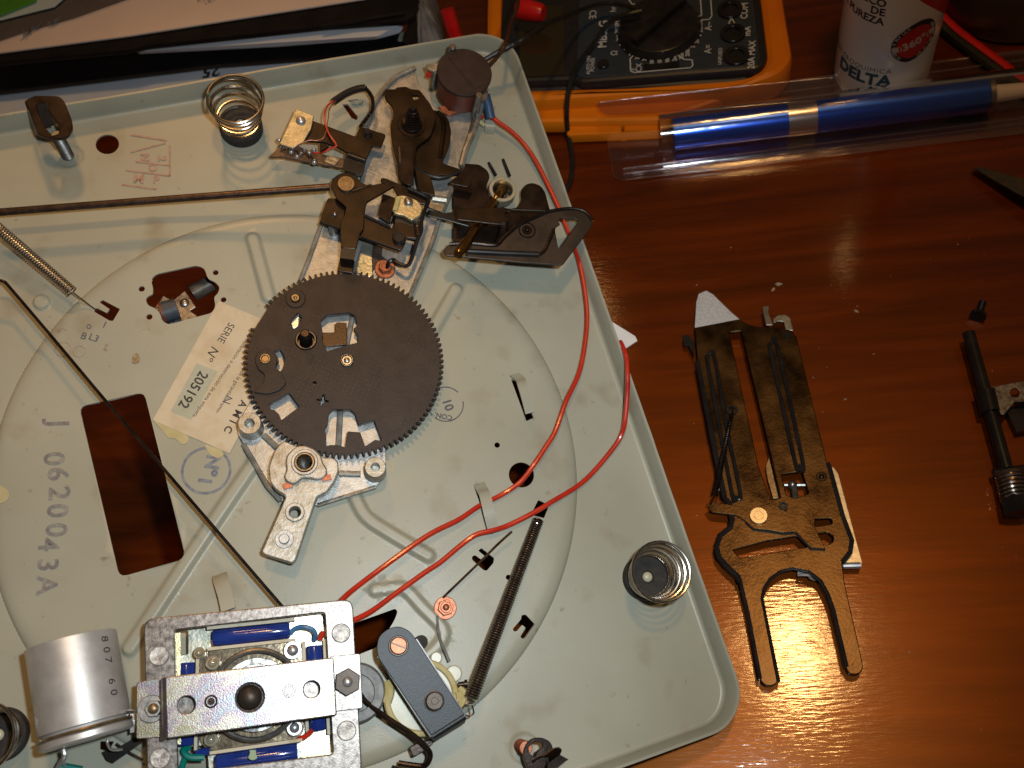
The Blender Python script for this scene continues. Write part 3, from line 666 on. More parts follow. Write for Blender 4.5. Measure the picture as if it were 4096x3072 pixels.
for s_, x_, y_, r_, q in (('N', 1160, 1265, (0, 100), 6), ('2', 1300, 1275, (0, 100), 6), ('O', 1225, 1345, (0, 100), 6), ('M', 1115, 1440, (100, 10), 7), ('P', 1255, 1445, (100, 10), 6)): text('stamp', s_, 'A', x_, y_, *r_, q, .3, INKR, deck, weight=.25)
sb = B()
for a, b_ in (((1050, 1085), (1340, 1130)), ((1050, 1225), (1330, 1150)), ((1365, 1175), (1365, 1415)), ((1090, 1300), (1360, 1330)), ((1015, 1370), (1370, 1415)), ((980, 1485), (1260, 1522))): sb = mergeB(sb, slab(P('A', *a, .1), P('A', *b_, .1), .9, .12, .3))
part('stamp', sb, INKR, deck)
for s_, x_, y_ in (('L3', 830, 1220), ('B', 740, 1205), ('o', 790, 1112), ('I', 925, 1105)): text('stamp', s_, 'G', x_, y_, 60, 20, 5, 3.25, INKK, deck)
for x_, y_, sc in ((555, 1320, 9), (700, 1340, 7)):
    c = P('G', x_, y_, 3.2); part('stamp', ringb(c, 3.1, 3.22, sc * .42, sc * .42 - .25), INKR, deck)
part('rust_patch', pl('G', [(1160, 1440), (1175, 1370), (1215, 1350), (1240, 1390), (1230, 1440), (1190, 1450)], 3.25, .2, 1, bev=.02), mat('rust_mark', (0.20, 0.12, 0.06), (0.36, 0.29, 0.18), 0.7, 0, 500), deck)
part('oil_stain', pl('J', [(1470, 550), (1495, 545), (1490, 640), (1465, 640), (1475, 600)], 3.25, .2, .6, bev=.02), GLUE, deck)
part('oil_stain', pl('H', [(-40, 1180), (50, 1220), (90, 1270), (60, 1340), (-40, 1370)], 3.25, .2, 3, bev=.02), mat('pale_oil_stain', (0.43, 0.385, 0.21), (0.45, 0.42, 0.28), 0.4, 0, 200), deck)
# ================================================================== casting that carries the mechanism
cast_o = [('B', 1470, 140), ('B', 1290, 225), ('B', 1190, 320), ('B', 1110, 440), ('B', 1060, 560), ('B', 1005, 680), ('B', 1040, 880), ('B', 975, 1160), ('D', 640, 560), ('D', 455, 730), ('D', 330, 1085), ('I', 600, 105), ('I', 225, 1040), ('J', 110, 200), ('J', 112, 300), ('J', 160, 385), ('J', 380, 765), ('J', 495, 895), ('J', 820, 935), ('J', 1340, 770), ('J', 1424, 640), ('J', 1424, 430), ('I', 1430, 250), ('D', 1330, 1440), ('D', 1560, 900), ('D', 1610, 700), ('D', 1755, 355), ('B', 1800, 1190), ('B', 1860, 1055), ('B', 1900, 900), ('B', 2060, 540), ('B', 2065, 400), ('B', 1990, 520), ('B', 1750, 540), ('B', 1620, 500), ('B', 1590, 370), ('B', 1500, 320), ('B', 1462, 190)]
cz = 7.0
cw = [[(950, 1150), (1030, 1190), (1040, 1250), (960, 1260)]]
castm = pl('B', cast_o, cz, 2.4, 1.2)
cast = part('cast_base', castm, CAST, tt)
ed1 = PP('B', cast_o[5:18], cz + .3)
lips = tube(PP('B', [('D', 455, 735), ('D', 330, 1085), ('I', 600, 110), ('I', 225, 1045)], cz + .6), 1.1, 8)
lips = mergeB(lips, tube(PP('B', [('D', 1745, 380), ('D', 1610, 700), ('D', 1550, 900), ('D', 1325, 1440), ('I', 1400, 380)], cz + .8), 1.3, 8))
lips = mergeB(lips, tube(PP('B', [('J', 165, 390), ('J', 380, 765), ('J', 495, 890)], cz + .4), 1.2, 8), tube(PP('B', [('J', 820, 930), ('J', 1335, 768)], cz + .3), 1.0, 8))
lips = mergeB(lips, tube(catmull(PP('B', [(1462, 160), (1290, 240), (1195, 335), (1115, 450), (1065, 570), (1015, 675)], cz + 1), 4), 1.5, 8))
lips = mergeB(lips, tube(PP('B', [(1870, 1030), (1905, 890), (1985, 700), (2060, 440)], 11), 1.9, 10), tube(PP('J', [(340, 310), (470, 430)], cz + 1), 1.5), tube(PP('J', [(1010, 650), (1200, 655)], cz + 1), 1.5))
part('rib', lips, CASTD, cast)
# extra webs visible through the gear
part('web', tube(PP('I', [(900, 1150), (885, 1440)], cz + .5), 1.5), CAST, cast)
part('web', tube(PP('I', [(1000, 400), (950, 640)], cz + .5), 1.4), CASTD, cast)
for k, x, y, r in (('J', 215, 200, 100), ('J', 1330, 590, 93)):
    c = P(k, x, y, 18); q = mmpx(k, x, y, r, 18)
    part('screw_boss', lathe(Vector((c.x, c.y, cz - 1)), Z, [(0, q * 1.12), (10.6, q * 1.0), (11, q * .94), (11, q * .45), (4, q * .42)], 32, False, True), CASTD, cast)
# bottom bearing plate
bp = [(520, 358), (470, 400), (420, 480), (385, 600), (395, 720), (450, 795), (540, 850), (322, 1340), (345, 1368), (592, 1445), (625, 1415), (815, 850), (900, 815), (970, 720), (1008, 620), (1000, 540), (960, 512), (870, 505), (760, 440), (640, 410)]
hc = P('J', 705, 555, 18); hr_ = mmpx('J', 705, 555, 82, 18); h2 = P('J', 620, 995, 18)
bear = part('bearing_plate', plate(rnd(PP('J', bp, 18), 1.6), 11.5, 18, [circ(hc, hr_), circ(h2, 2.6)], .6), CASTD, tt, 'cast bearing plate with a bore and a straight tail')
b2 = [(550, 480), (620, 412), (700, 398), (790, 430), (850, 490), (870, 560), (902, 600), (905, 650), (870, 690), (820, 705), (750, 690), (675, 690), (640, 730), (590, 745), (535, 715), (518, 670), (545, 620), (535, 540)]
part('raised_collar', plate(rnd(PP('J', b2, 21.5), 1.4), 17.5, 21.5, [circ(P('J', 705, 555, 21), hr_ * 1.0)], .7), CASTD, bear)
c = P('J', 705, 555, 21)
part('collar_ring', ringb(c, 21.3, 22.4, hr_ * 1.42, hr_ * 1.06), CAST, bear)
part('bushing', lathe(Vector((c.x, c.y, 8)), Z, [(0, hr_ * .80), (14.2, hr_ * .80), (14.9, hr_ * .86), (14.9, hr_ * .99), (0, hr_)], 36, False, False), BRS, bear)
part('bore_bottom', cyl(c, 6, 8.5, hr_ * .9), BLK, bear)
for x, y in ((555, 760), (900, 690)):
    c = P('J', x, y, 19); part('copper_shim', slab(c + Vector((-2, -.6, 0)), c + Vector((2, .6, 0)), 2.6, 18, 20.2), COP, bear)
c = P('J', 620, 995, 18); part('screw_hole_rim', ringb(c, 17.9, 19.2, 4.4, 2.6), CASTD, bear)
part('tail_pin', mergeB(ringb(P('J', 525, 1232, 18), 17.9, 18.6, 4.2, 2.2), cyl(P('J', 525, 1232, 18), 18, 20, 2.3)), CAST, bear)
# ================================================================== big gear
GZ = 14.0
gp = [P('I', x, y, GZ) for x, y in ((1705, 760), (940, 55), (145, 760), (960, 1530), (1500, 300), (1430, 1370), (370, 1290))]
gx = sum(p.x for p in gp[:1] + gp[2:3]) / 2; gy = (gp[1].y + gp[3].y) / 2
GR = sum((p - Vector((gx, gy, GZ))).length for p in gp) / len(gp)
gc = Vector((gx, gy, GZ)); NT = 104; out = []
def angof(x, y): p = P('I', x, y, GZ); return math.atan2(p.y - gy, p.x - gx) % (2 * PI)
aA, aB = angof(318, 350), angof(210, 525)
for i in range(NT):
    a = 2 * PI * i / NT
    if aA + .01 < a < aB - .01: continue
    for da, rr in ((-.30, 0), (-.13, 1), (.13, 1), (.30, 0)):
        t = a + da * 2 * PI / NT; r_ = GR - (1 - rr) * 2.1; out.append(Vector((gx + r_ * math.cos(t), gy + r_ * math.sin(t), GZ)))
gw = [[(748, 450), (800, 405), (970, 388), (1022, 420), (1032, 490), (1000, 520), (1042, 570), (1035, 625), (960, 642), (797, 692), (760, 620), (762, 545)],
      [(343, 1105), (500, 1013), (582, 1125), (440, 1230), (422, 1185), (385, 1150), (360, 1150)],
      [(810, 1180), (840, 1145), (980, 1145), (1018, 1180), (1042, 1265), (1165, 1228), (1227, 1392), (1170, 1385), (1095, 1435), (1055, 1325), (955, 1318), (935, 1442), (885, 1425), (820, 1425), (785, 1435), (790, 1350), (778, 1300), (800, 1260)],
      [(385, 690), (430, 673), (467, 740), (455, 820), (432, 853), (390, 815), (420, 760)],
      [(520, 440), (570, 388), (602, 430), (568, 500), (530, 517), (503, 490)],
      [(715, 1063), (755, 1068), (762, 1028), (782, 1030), (779, 1070), (812, 1078), (806, 1092), (774, 1086), (758, 1117), (738, 1112), (748, 1082), (716, 1076)]]
gh = [rnd(PP('I', h, GZ), .5) for h in gw] + [circ(P('I', 632, 605, GZ), 5.4), circ(P('I', 700, 940, GZ), .9)]
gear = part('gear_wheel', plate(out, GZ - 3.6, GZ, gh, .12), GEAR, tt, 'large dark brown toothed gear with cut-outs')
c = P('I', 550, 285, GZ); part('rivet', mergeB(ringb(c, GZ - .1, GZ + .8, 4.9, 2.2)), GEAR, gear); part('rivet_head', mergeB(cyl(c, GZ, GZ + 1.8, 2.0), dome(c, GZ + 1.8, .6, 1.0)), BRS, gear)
c = P('I', 315, 755, GZ + 1); part('rivet_head', mergeB(ringb(c, GZ + 1, GZ + 2.2, 2.6, 1.6), cyl(c, GZ, GZ + 2, 1.7)), BRS, gear)
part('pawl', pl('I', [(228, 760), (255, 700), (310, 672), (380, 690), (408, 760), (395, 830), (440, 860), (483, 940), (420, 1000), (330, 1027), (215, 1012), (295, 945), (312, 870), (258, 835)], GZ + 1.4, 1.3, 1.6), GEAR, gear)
c = P('I', 632, 605, GZ); part('hub_cup', lathe(Vector((c.x, c.y, GZ - 5)), Z, [(0, 4.6), (0, 5.3), (5, 5.3), (5.6, 4.9), (5.6, 4.2), (2, 4.0)], 32, False, True), BLK, gear)
part('hub_pin', lathe(Vector((c.x, c.y, GZ - 3)), Z, [(0, 3.3), (5, 3.1), (6, 2.4), (12, 2.3), (12.6, 1.7)], 24), BRN2, gear)
c = P('I', 952, 770, GZ); part('centre_pin', mergeB(ringb(c, GZ - .5, GZ + 1.6, 3.2, 2.5), cyl(c, GZ, GZ + 1.2, 2.5), dome(c, GZ + 1.1, .8, 1.6)), STLD, gear)
part('lower_lever', pl('I', [(700, 545), (855, 545), (855, 480), (880, 465), (950, 470), (955, 640), (780, 660)], 10.5, 1.6, .8), BRN2, tt)
part('lower_tongue', pl('I', [(505, 440), (580, 400), (575, 500), (530, 520)], 10.5, 1.0, .8), STL, tt)
# ================================================================== levers above the casting
lv = part('tonearm_lever', pl('B', [(1183, 345), (1285, 345), (1300, 328), (1385, 322), (1420, 345), (1500, 347), (1560, 430), (1600, 480), (1650, 600), (1600, 760), (1470, 860), (1460, 1030), (1445, 1192), (1310, 1145), (1300, 980), (1285, 940), (1250, 780), (1240, 660), (1272, 580), (1262, 500), (1195, 430)], 20, 2, 2.0, [[(1430, 400), (1490, 400), (1495, 430), (1450, 440)]]), BRN, tt, 'brown lever carrying a small conical spring')
c0 = P('B', 1430, 665, 20)
part('conical_spring', tube(helix(Vector((c0.x, c0.y, 20.4)), Vector((c0.x, c0.y, 34)), 5.0, 1.9, 8, .45, 20, 6), .5, 6), BRN2, lv)
part('spring_pin', lathe(Vector((c0.x, c0.y, 20)), Z, [(0, 1.5), (14, 1.4), (15.5, .8)], 16), BLK, lv)
part('spring_seat', ringb(c0, 19.9, 20.6, 7.4, 5.4), BRN2, lv)
part('trip_slide', pl('B', [(1300, 850), (1450, 850), (1450, 1190), (1400, 1200), (1330, 1150)], 22.5, 1.5, 1), BRN2, lv)
part('trip_edge', tube(PP('B', [(1320, 860), (1330, 1000)], 23), .6), BRS, lv)
cam_p = part('cam_plate', pl('B', [(1520, 520), (1660, 535), (1720, 560), (1760, 620), (1782, 720), (1765, 850), (1700, 1000), (1860, 1052), (1850, 1100), (1600, 1112), (1642, 1292), (1490, 1250), (1455, 1030), (1450, 800)], 17, 2.2, 2.0), BRN, tt, 'curved brown cam plate right of the conical spring')
part('cam_ridge', tube(catmull(PP('B', [(1660, 545), (1700, 600), (1715, 700), (1700, 820), (1680, 960)], 17.2), 4), 1.2), BRN, cam_p)
part('cam_lip', tube(catmull(PP('B', [(1460, 1030), (1560, 1100), (1700, 1130), (1860, 1075)], 16.5), 4), 1.0), BLK, cam_p)
part('bent_tab', pl('X', [(285, 435), (370, 370), (500, 400), (560, 420), (540, 470), (510, 498), (300, 455)], 20, 1.2, .8), BRN2, cam_p)
# contact arm
ca = part('contact_arm', pl('B', [(545, 620), (935, 765), (975, 675), (1203, 745), (1160, 862), (1085, 845), (1032, 960), (860, 905), (760, 850), (640, 812), (480, 800)], 16, 2, 1.2, [[(620, 820), (690, 830), (700, 850), (620, 900)]]), BRN, tt, 'dark bracket arm with soldered leads')
part('curved_leg', prism(PP('B', [(850, 905), (1032, 965), (985, 1120), (815, 1060)], 8), PP('B', [(850, 895), (1035, 955), (1000, 1110), (820, 1060)], 15)), BLK, ca)
part('curved_leg', tube(PP('B', [(868, 930), (1020, 985)], 14.5), 2.0, 12), BLK, ca)
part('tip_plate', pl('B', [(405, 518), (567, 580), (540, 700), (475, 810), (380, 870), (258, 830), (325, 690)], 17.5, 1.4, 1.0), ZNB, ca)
c = P('B', 450, 625, 17.5); part('rivet', dome(c, 17.4, 2.0, 2.6), STL, ca)
c = P('B', 1040, 740, 16); part('bolt', mergeB(cyl(c, 16, 17, 2.6), cyl(c, 17, 18.6, 1.8)), BLK, ca)
part('tag_strip', pl('B', [(170, 940), (255, 862), (400, 835), (560, 905), (860, 965), (830, 1045), (600, 1002), (300, 945)], 11, 2.2, .8), FIB, ca)
part('soldered_tag', pl('B', [(690, 930), (800, 960), (750, 1020), (650, 985)], 11.8, .6, .5), STLD, ca)
sd = B()
for i in range(15):
    t = i / 14; x = 265 + 330 * t + random.uniform(-25, 25); y = 885 + 90 * t + random.uniform(-50, 30) - (60 if i % 3 == 0 else 0)
    c = P('B', x, y, 12 + random.uniform(0, 2.5)); sd = mergeB(sd, dome(c, c.z - 1.2, random.uniform(1.2, 2.4), random.uniform(.7, 1.9), 10))
part('solder', sd, STL, ca)
sw = B()
for i in range(9):
    a = (260 + i * 38 + random.uniform(-20, 20), 860 + i * 14); b_ = (a[0] + random.uniform(-60, 90), a[1] + random.uniform(-70, 40))
    sw = mergeB(sw, tube(catmull([P('B', *a, 13), P('B', (a[0] + b_[0]) / 2 + 15, (a[1] + b_[1]) / 2 - 20, 16.5), P('B', *b_, 14)], 4), .28, 5))
part('bare_leads', sw, RUST, ca)
part('thin_red_lead', tube(catmull(wz([('B', 560, 912, 13), ('B', 640, 905, 14), ('B', 730, 865, 17), ('B', 763, 840, 18), ('B', 700, 745, 19), ('B', 662, 640, 19), ('B', 660, 560, 18), ('B', 690, 490, 15), ('B', 745, 448, 12)]), 6), .5, 6), RED, ca)
part('thin_bare_lead', tube(catmull(wz([('B', 420, 840, 18), ('B', 520, 800, 18), ('B', 600, 800, 18), ('B', 660, 760, 19), ('B', 690, 620, 19), ('B', 705, 520, 17), ('B', 760, 450, 13)]), 6), .28, 6), COP, ca)
part('braided_sleeve', tube(catmull(wz([('B', 735, 460, 11), ('B', 850, 385, 11), ('B', 950, 345, 11), ('B', 1020, 335, 11)]), 6), 2.0, 10), BLK, ca)
bs = helix(Vector((0, 0, 0)), Vector((0, 0, 1)), 1, 1, 1, 1)
ctr = catmull(wz([('B', 1020, 335, 11), ('B', 1062, 385, 12), ('B', 1085, 440, 12), ('B', 1080, 530, 13), ('B', 1030, 610, 14), ('B', 975, 680, 15)]), 16)
part('braided_sleeve', lathe(Vector((0, 0, 0)), Z, [(0, 0.001), (.001, 0.001)], 3) if False else tube(ctr, 1.0, 8), BRN2, ca)
part('braid', tube([p + Vector((math.cos(i * 1.1), math.sin(i * 1.1), math.sin(i * 1.1 + 1))) * .75 for i, p in enumerate(ctr)], .4, 5), GRB, ca)
# posts and round suppressor
ds = P('C', 635, 460, 27); dr = mmpx('C', 635, 460, 250, 27)
sup = part('suppressor', cyl(Vector((ds.x, ds.y, 0)), 25.5, 27, dr, 64, .4), SUP, tt, 'round dark brown disc capacitor between steel posts')
part('suppressor_body', lathe(Vector((ds.x, ds.y, 8)), Z, [(0, dr * .86), (1, dr * .93), (17.5, dr * .95)], 64), SUPR, sup)
part('suppressor_base', cyl(Vector((ds.x + .5, ds.y - .5, 0)), 6, 9, dr * .8, 40), STLD, sup)
part('moulded_bar', slab(P('C', 500, 300, 27), P('C', 760, 620, 27), 3.6, 26.8, 27.35), SUP, sup)
for k, x, y, z, r in (('C', 520, 210, 29, 1.9), ('C', 778, 685, 29, 1.9)):
    c = P(k, x, y, z); part('steel_post', lathe(Vector((c.x, c.y, 6)), Z, [(0, r * 1.2), (z - 6.4, r), (z - 6, r * .8)], 20), STLD, sup)
c = P('C', 345, 455, 22); part('steel_post', lathe(Vector((c.x, c.y, 6)), Z, [(0, 1.9), (16, 1.8), (16.4, 1.4)], 20), STLD, sup)
part('post_bracket', pl('C', [(255, 385), (390, 372), (400, 440), (330, 455), (270, 430)], 23, 1.6, .8), CASTD, sup)
part('post_bracket', pl('C', [(780, 660), (850, 660), (870, 620), (860, 720), (800, 760)], 24, 1.2, .5), STLD, sup)
part('stay_rod', tube([P('C', 740, 900, 12), P('C', 655, 1180, 11), P('C', 590, 1390, 10)], 1.2, 10), STLD, sup)
part('lead_cap', tube([P('C', 300, 455, 14), P('C', 280, 520, 12)], 1.8), RED, sup)
part('tag_end', pl('C', [(380, 800), (440, 790), (480, 840), (600, 850), (480, 890), (420, 850)], 13, .8, .5), COP, sup)
part('blue_sleeve', tube([P('C', 838, 690, 15), P('C', 868, 800, 11), P('C', 893, 918, 8)], 2.7, 14), BLUS, sup)
part('red_stub', tube([P('C', 780, 880, 9), P('C', 815, 910, 7)], 1.1), RED, sup)
part('yellow_stub', tube([P('C', 760, 930, 6), P('C', 830, 985, 4)], 1.3), NYL, sup)
# middle levers
m1 = part('pivot_lever', pl('D', [(585, 425), (545, 360), (560, 300), (620, 245), (700, 228), (790, 255), (870, 335), (950, 345), (1040, 325), (1185, 348), (900, 512), (878, 650), (870, 780), (832, 830), (800, 975), (648, 962), (640, 720), (682, 640), (700, 560), (600, 475)], 23, 1.8, 1.5), BRN, tt, 'brown pivot lever with a large rivet')
c = P('D', 700, 345, 23); part('rivet', mergeB(cyl(c, 22.6, 24.8, 4.3), ringb(c, 24.7, 25.0, 2.9, 2.6), ringb(c, 24.7, 25.0, 1.7, 1.4)), BRS, m1)
part('rod_eye', ringb(c, 19, 22.8, 7.4, 2), BLK, m1)
part('lever_foot', prism(PP('D', [(648, 962), (798, 975), (775, 1100), (635, 1075)], 15), PP('D', [(648, 962), (800, 975), (780, 1080), (640, 1060)], 22.8)), BLK, m1)
part('lever_foot', pl('D', [(638, 1065), (785, 1085), (765, 1210), (610, 1190)], 16, 1.5, .6), BRN, m1)
part('wire_clip', tube(catmull(wz([('D', 735, 275, 23.8), ('D', 860, 235, 21)]), 2), .3, 5), STLD, m1)
part('wire_clip', tube([P('D', 760, 400, 24.2), P('D', 950, 336, 24.0)], .35, 5), RUST, m1)
m2 = part('side_plate', pl('D', [(520, 470), (600, 475), (700, 560), (682, 640), (672, 778), (438, 712), (470, 600)], 18, 1.8, 1.0), BRN, tt, 'brown side plate with a pin')
c = P('D', 588, 635, 18); part('pin', dome(c, 18, 1.5, 1.5), STLD, m2); part('fold', tube(PP('D', [(440, 712), (660, 775)], 17), .9), BLK, m2)
c = P('D', 575, 790, 9); part('post', lathe(Vector((c.x, c.y, 7)), Z, [(0, 2.6), (9, 2.3), (10, 1.6)], 20), STLD, m2)
m3 = part('cross_lever', pl('D', [(860, 640), (1000, 690), (1120, 745), (1150, 772), (1192, 700), (1385, 762), (1402, 870), (1290, 860), (1285, 910), (1240, 990), (832, 848)], 21, 1.8, 1.2), BRN, tt, 'brown cross lever with a round bolt')
c = P('D', 1215, 880, 21); part('bolt', mergeB(cyl(c, 21, 24, 3.2), ringb(c, 23.9, 24.4, 2.9, 2.0)), BLK, m3)
part('lever_edge', tube(PP('D', [(870, 640), (1130, 760)], 21.5), .8), BLK, m3); part('lever_edge', tube(PP('D', [(835, 850), (1240, 988)], 19.5), 1.0), BLK, m3)
m4 = part('upper_bar', pl('D', [(1040, 272), (1085, 275), (1310, 368), (1522, 460), (1515, 540), (1400, 520), (1200, 440), (1150, 350), (1040, 320)], 20, 1.6, 1.0), BRN2, tt, 'dark bar above the nut')
part('bar_edge', tube(PP('D', [(1300, 380), (1500, 465)], 20.6), .9), BLK, m4)
part('inner_block', prism(PP('D', [(1070, 440), (1180, 470), (1130, 730), (1010, 650)], 8), PP('D', [(1060, 430), (1180, 470), (1120, 720), (1010, 640)], 16)), BRN2, m4)
part('inner_block', prism(PP('D', [(1170, 640), (1380, 720), (1360, 800), (1140, 720)], 12), PP('D', [(1190, 640), (1400, 710), (1380, 770), (1180, 720)], 18)), GRB, m4)
m5 = part('retaining_clip', pl('D', [(1160, 600), (1198, 460), (1230, 445), (1275, 447), (1395, 492), (1452, 560), (1430, 640), (1345, 690), (1260, 640), (1180, 625)], 22, 2.6, 1.0), mat('cream_zinc_clip', (0.42, 0.36, 0.20), (0.60, 0.52, 0.34), 0.35, 0.6, 300, 0.4, 700), tt, 'cream coloured spring clip with a screw')
c = P('D', 1312, 505, 23); part('screw', mergeB(cyl(c, 22, 23.5, 2.4), dome(c, 23.5, .8, 2.0)), STLD, m5)
part('clip_edge', tube(PP('D', [(1178, 600), (1215, 470)], 22), 1.4), NYL, m5)
part('wire_link', tube(catmull(wz([('D', 1310, 378, 22), ('D', 1420, 425, 22), ('D', 1508, 478, 22), ('D', 1485, 560, 23), ('D', 1440, 700, 23), ('D', 1438, 790, 22), ('D', 1395, 900, 21), ('D', 1335, 1090, 18), ('D', 1290, 1140, 17), ('D', 1215, 1115, 16), ('D', 1160, 1080, 15), ('D', 1115, 1110, 14), ('D', 1105, 1170, 10)]), 7), 1.05, 8), BLK, tt, 'bent black wire link')
part('link_spring', tube(helix(P('D', 1395, 720, 21), P('D', 1410, 850, 21), 1.6, 1.6, 6, .4), .4, 5), RUST, tt)
c = P('D', 1082, 1168, 8); cn = part('copper_washer', mergeB(ringb(c, cz, cz + 1.4, 5.3, 1)), COP, tt); part('nut', mergeB(hexb(c, cz + 1.2, cz + 4, 3.6, .2), ringb(c, cz + 3.9, cz + 4.5, 2.9, 1.8)), COP, cn)
part('wear_plate', pl('D', [(870, 890), (950, 910), (960, 1230), (930, 1250), (765, 1190)], cz + .8, .7, .5), ZNB, tt)
part('dark_slot', pl('D', [(960, 930), (1060, 950), (1050, 1040), (1100, 1080), (985, 1160), (940, 1230)], cz + .4, .3, .5, bev=.05), GRB, tt)
part('side_clip', prism(PP('D', [(1500, 560), (1640, 600), (1690, 480), (1545, 470)], 7), PP('D', [(1500, 560), (1640, 610), (1680, 490), (1540, 475)], 13)), STLD, tt)
part('side_clip', tube(PP('D', [(1548, 480), (1685, 500)], 13), 2.2), CASTD, tt)
part('link_strap', pl('X', [(30, 760), (220, 800), (345, 785), (350, 850), (540, 930), (520, 962), (230, 880), (20, 830)], 14, 1.2, .8), BLK, tt)
# right-hand bracket with shaft
rp = part('bracket_plate', pl('X', [(335, 480), (400, 330), (430, 213), (640, 228), (735, 295), (768, 370), (725, 480), (745, 600), (870, 722), (1000, 752), (1090, 735), (1138, 640), (1128, 540), (1190, 460), (1270, 443), (1370, 480), (1422, 560), (1470, 750), (1530, 980), (1575, 1230), (1350, 1285), (330, 1175)], 10, 1.8, 1.6), BRN2, tt, 'dark bracket plate with a tilted brass shaft')
part('bracket_wall', prism([P('X', 345, 560, 1), P('X', 375, 560, 1), P('X', 378, 1160, 1), P('X', 345, 1160, 1)], [P('X', 335, 540, 9), P('X', 365, 540, 9), P('X', 365, 1170, 9), P('X', 330, 1170, 9)]), BRN, rp)
c = P('X', 918, 520, 14); part('bush_ring', ringb(c, 8, 14, 7.4, 5.4), mat('pale_zinc_bush', (0.45, 0.46, 0.38), (0.55, 0.54, 0.44), 0.35, 0.6, 200), rp)
part('bush_cup', lathe(Vector((c.x, c.y, 4)), Z, [(0, 1), (0, 5.0), (8.5, 5.4)], 36, True, False), STLD, rp)
for a, b_ in (((752, 212), (835, 355)), ((920, 172), (1000, 365))):
    part('slot_pin', tube([P('X', *a, 1.2), P('X', *b_, 4)], .9, 8), BLK, rp)
sh0, sh1 = P('X', 925, 500, 7), P('X', 395, 1295, 30)
ax = sh1 - sh0; L0 = ax.length
part('brass_shaft', lathe(sh0, ax, [(0, 3.1), (L0 * .2, 3.1), (L0 * .22, 2.2), (L0 * .8, 2.2), (L0 * .81, 2.8), (L0 * .97, 2.9), (L0, 2.3)], 24), mat('polished_brass', (0.48, 0.28, 0.09), (0.62, 0.38, 0.14), 0.2, 1.0, 300), rp)
part('cross_strap', pl('X', [(375, 742), (855, 738), (1012, 755), (1010, 845), (960, 940), (845, 935), (375, 880)], 25, 1.4, .8, [[(945, 810), (960, 785), (1005, 785), (1010, 830), (985, 858), (955, 850)]]), BRN, rp)
part('cross_leg', tube(catmull(wz([('X', 930, 900, 24), ('X', 935, 980, 22), ('X', 910, 1080, 18), ('X', 880, 1140, 14)]), 5), 2.4, 10), BRN2, rp)
fr_o = [(1010, 752), (1500, 770), (1700, 748), (1850, 768), (1935, 830), (1980, 900), (1965, 965), (1800, 1185), (1625, 1417), (1150, 1385), (480, 1322), (240, 1305), (213, 1240), (285, 1165), (560, 1158), (780, 1178), (860, 1168), (940, 1080), (1080, 960), (1400, 810), (1480, 782), (1010, 765)]
fr = part('loop_frame', pl('X', fr_o, 24, 1.5, 1.3, [[(1600, 862), (1775, 866), (1812, 900), (1770, 970), (1578, 1232), (1520, 985), (1600, 930), (1570, 905)]], hr=1.0), GRB, rp)
part('frame_edge', tube(catmull(PP('X', [(1080, 955), (1400, 805), (1500, 775), (1700, 748), (1850, 768), (1935, 830), (1978, 900)], 24.4), 3), .9, 8), BRN2, rp)
part('frame_edge', tube(catmull(PP('X', [(290, 1168), (560, 1160), (780, 1180), (865, 1165), (940, 1080), (1080, 958)], 24.4), 4), 1.0, 8), BRN2, rp)
part('frame_edge', tube(PP('X', [(500, 1255), (900, 1275), (1340, 1292)], 24.6), 1.5, 10), BLK, rp)
part('frame_edge', tube(catmull(PP('X', [(1340, 1292), (1420, 1230), (1520, 990)], 24.4), 4), .9, 8), BRN2, rp)
c = P('X', 1203, 1005, 24); part('screw', mergeB(ringb(c, 23.9, 24.5, 4.6, 3.8), ringb(c, 23.9, 24.9, 2.6, 1.4), dome(c, 24, 1.2, 1.2)), BRN2, rp)
# ================================================================== motor
FZ = 26.0
mo = part('motor_frame', pl('b', [(212, 165), (2018, -12), (2102, 1520), (245, 1720)], FZ, 3.0, 4.5, [[(475, 262), (1775, 106), (1848, 1340), (505, 1500)]], .5, hr=1.6), ZINC, tt, 'galvanised motor frame with riveted corners')
part('lower_plate', pl('b', [(455, 240), (1800, 80), (1880, 1370), (485, 1530)], 13, 1.5, 1.0, [[(475, 280), (600, 270), (600, 470), (475, 480)], [(560, 1280), (760, 1260), (780, 1500), (560, 1520)]]), ZNB, mo)
part('lamination_stack', prism(PP('b', [(478, 290), (532, 285), (540, 1250), (480, 1250)], 14), PP('b', [(478, 290), (530, 285), (535, 1250), (480, 1250)], 22)), mat('laminated_core', (0.45, 0.42, 0.24), (0.65, 0.62, 0.42), 0.35, 0.8, 300, 0.4, 1500), mo)
part('lamination_stack', prism(PP('b', [(1570, 1385), (1848, 1345), (1848, 1320), (1570, 1360)], 14), PP('b', [(1570, 1385), (1848, 1345), (1848, 1325), (1570, 1365)], 21)), bpy.data.materials['laminated_core'], mo)
def coil(a, b_, hw, z, fl, n_=14, zr=1.0):
    p0, p1 = P('b', *a, z), P('b', *b_, z); q = mmpx('b', *a, hw, z); d = p1 - p0; L_ = d.length
    o = lathe(p0, d, [(0, q * .86), (L_ * .04, q * .98), (L_ * .3, q), (L_ * .7, q), (L_ * .96, q * .98), (L_, q * .86)], 28)
    cpart = part('coil', o, BLU, mo)
    s = Vector((-d.y, d.x, 0)).normalized() * (q + .7)
    for sg in (1, -1):
        e = d.normalized() * 2.2; part('bobbin_flange', slab(p0 + s * sg - e, p1 + s * sg + e, 1.3, z - q * 1.2, z + q * .55), CRM, cpart)
coil((812, 333), (1478, 262), 76, 20, 30)
coil((838, 1420), (1545, 1318), 86, 20, 30)
coil((590, 545), (572, 1260), 80, 18, 30)
coil((1690, 395), (1722, 1130), 76, 18, 30)
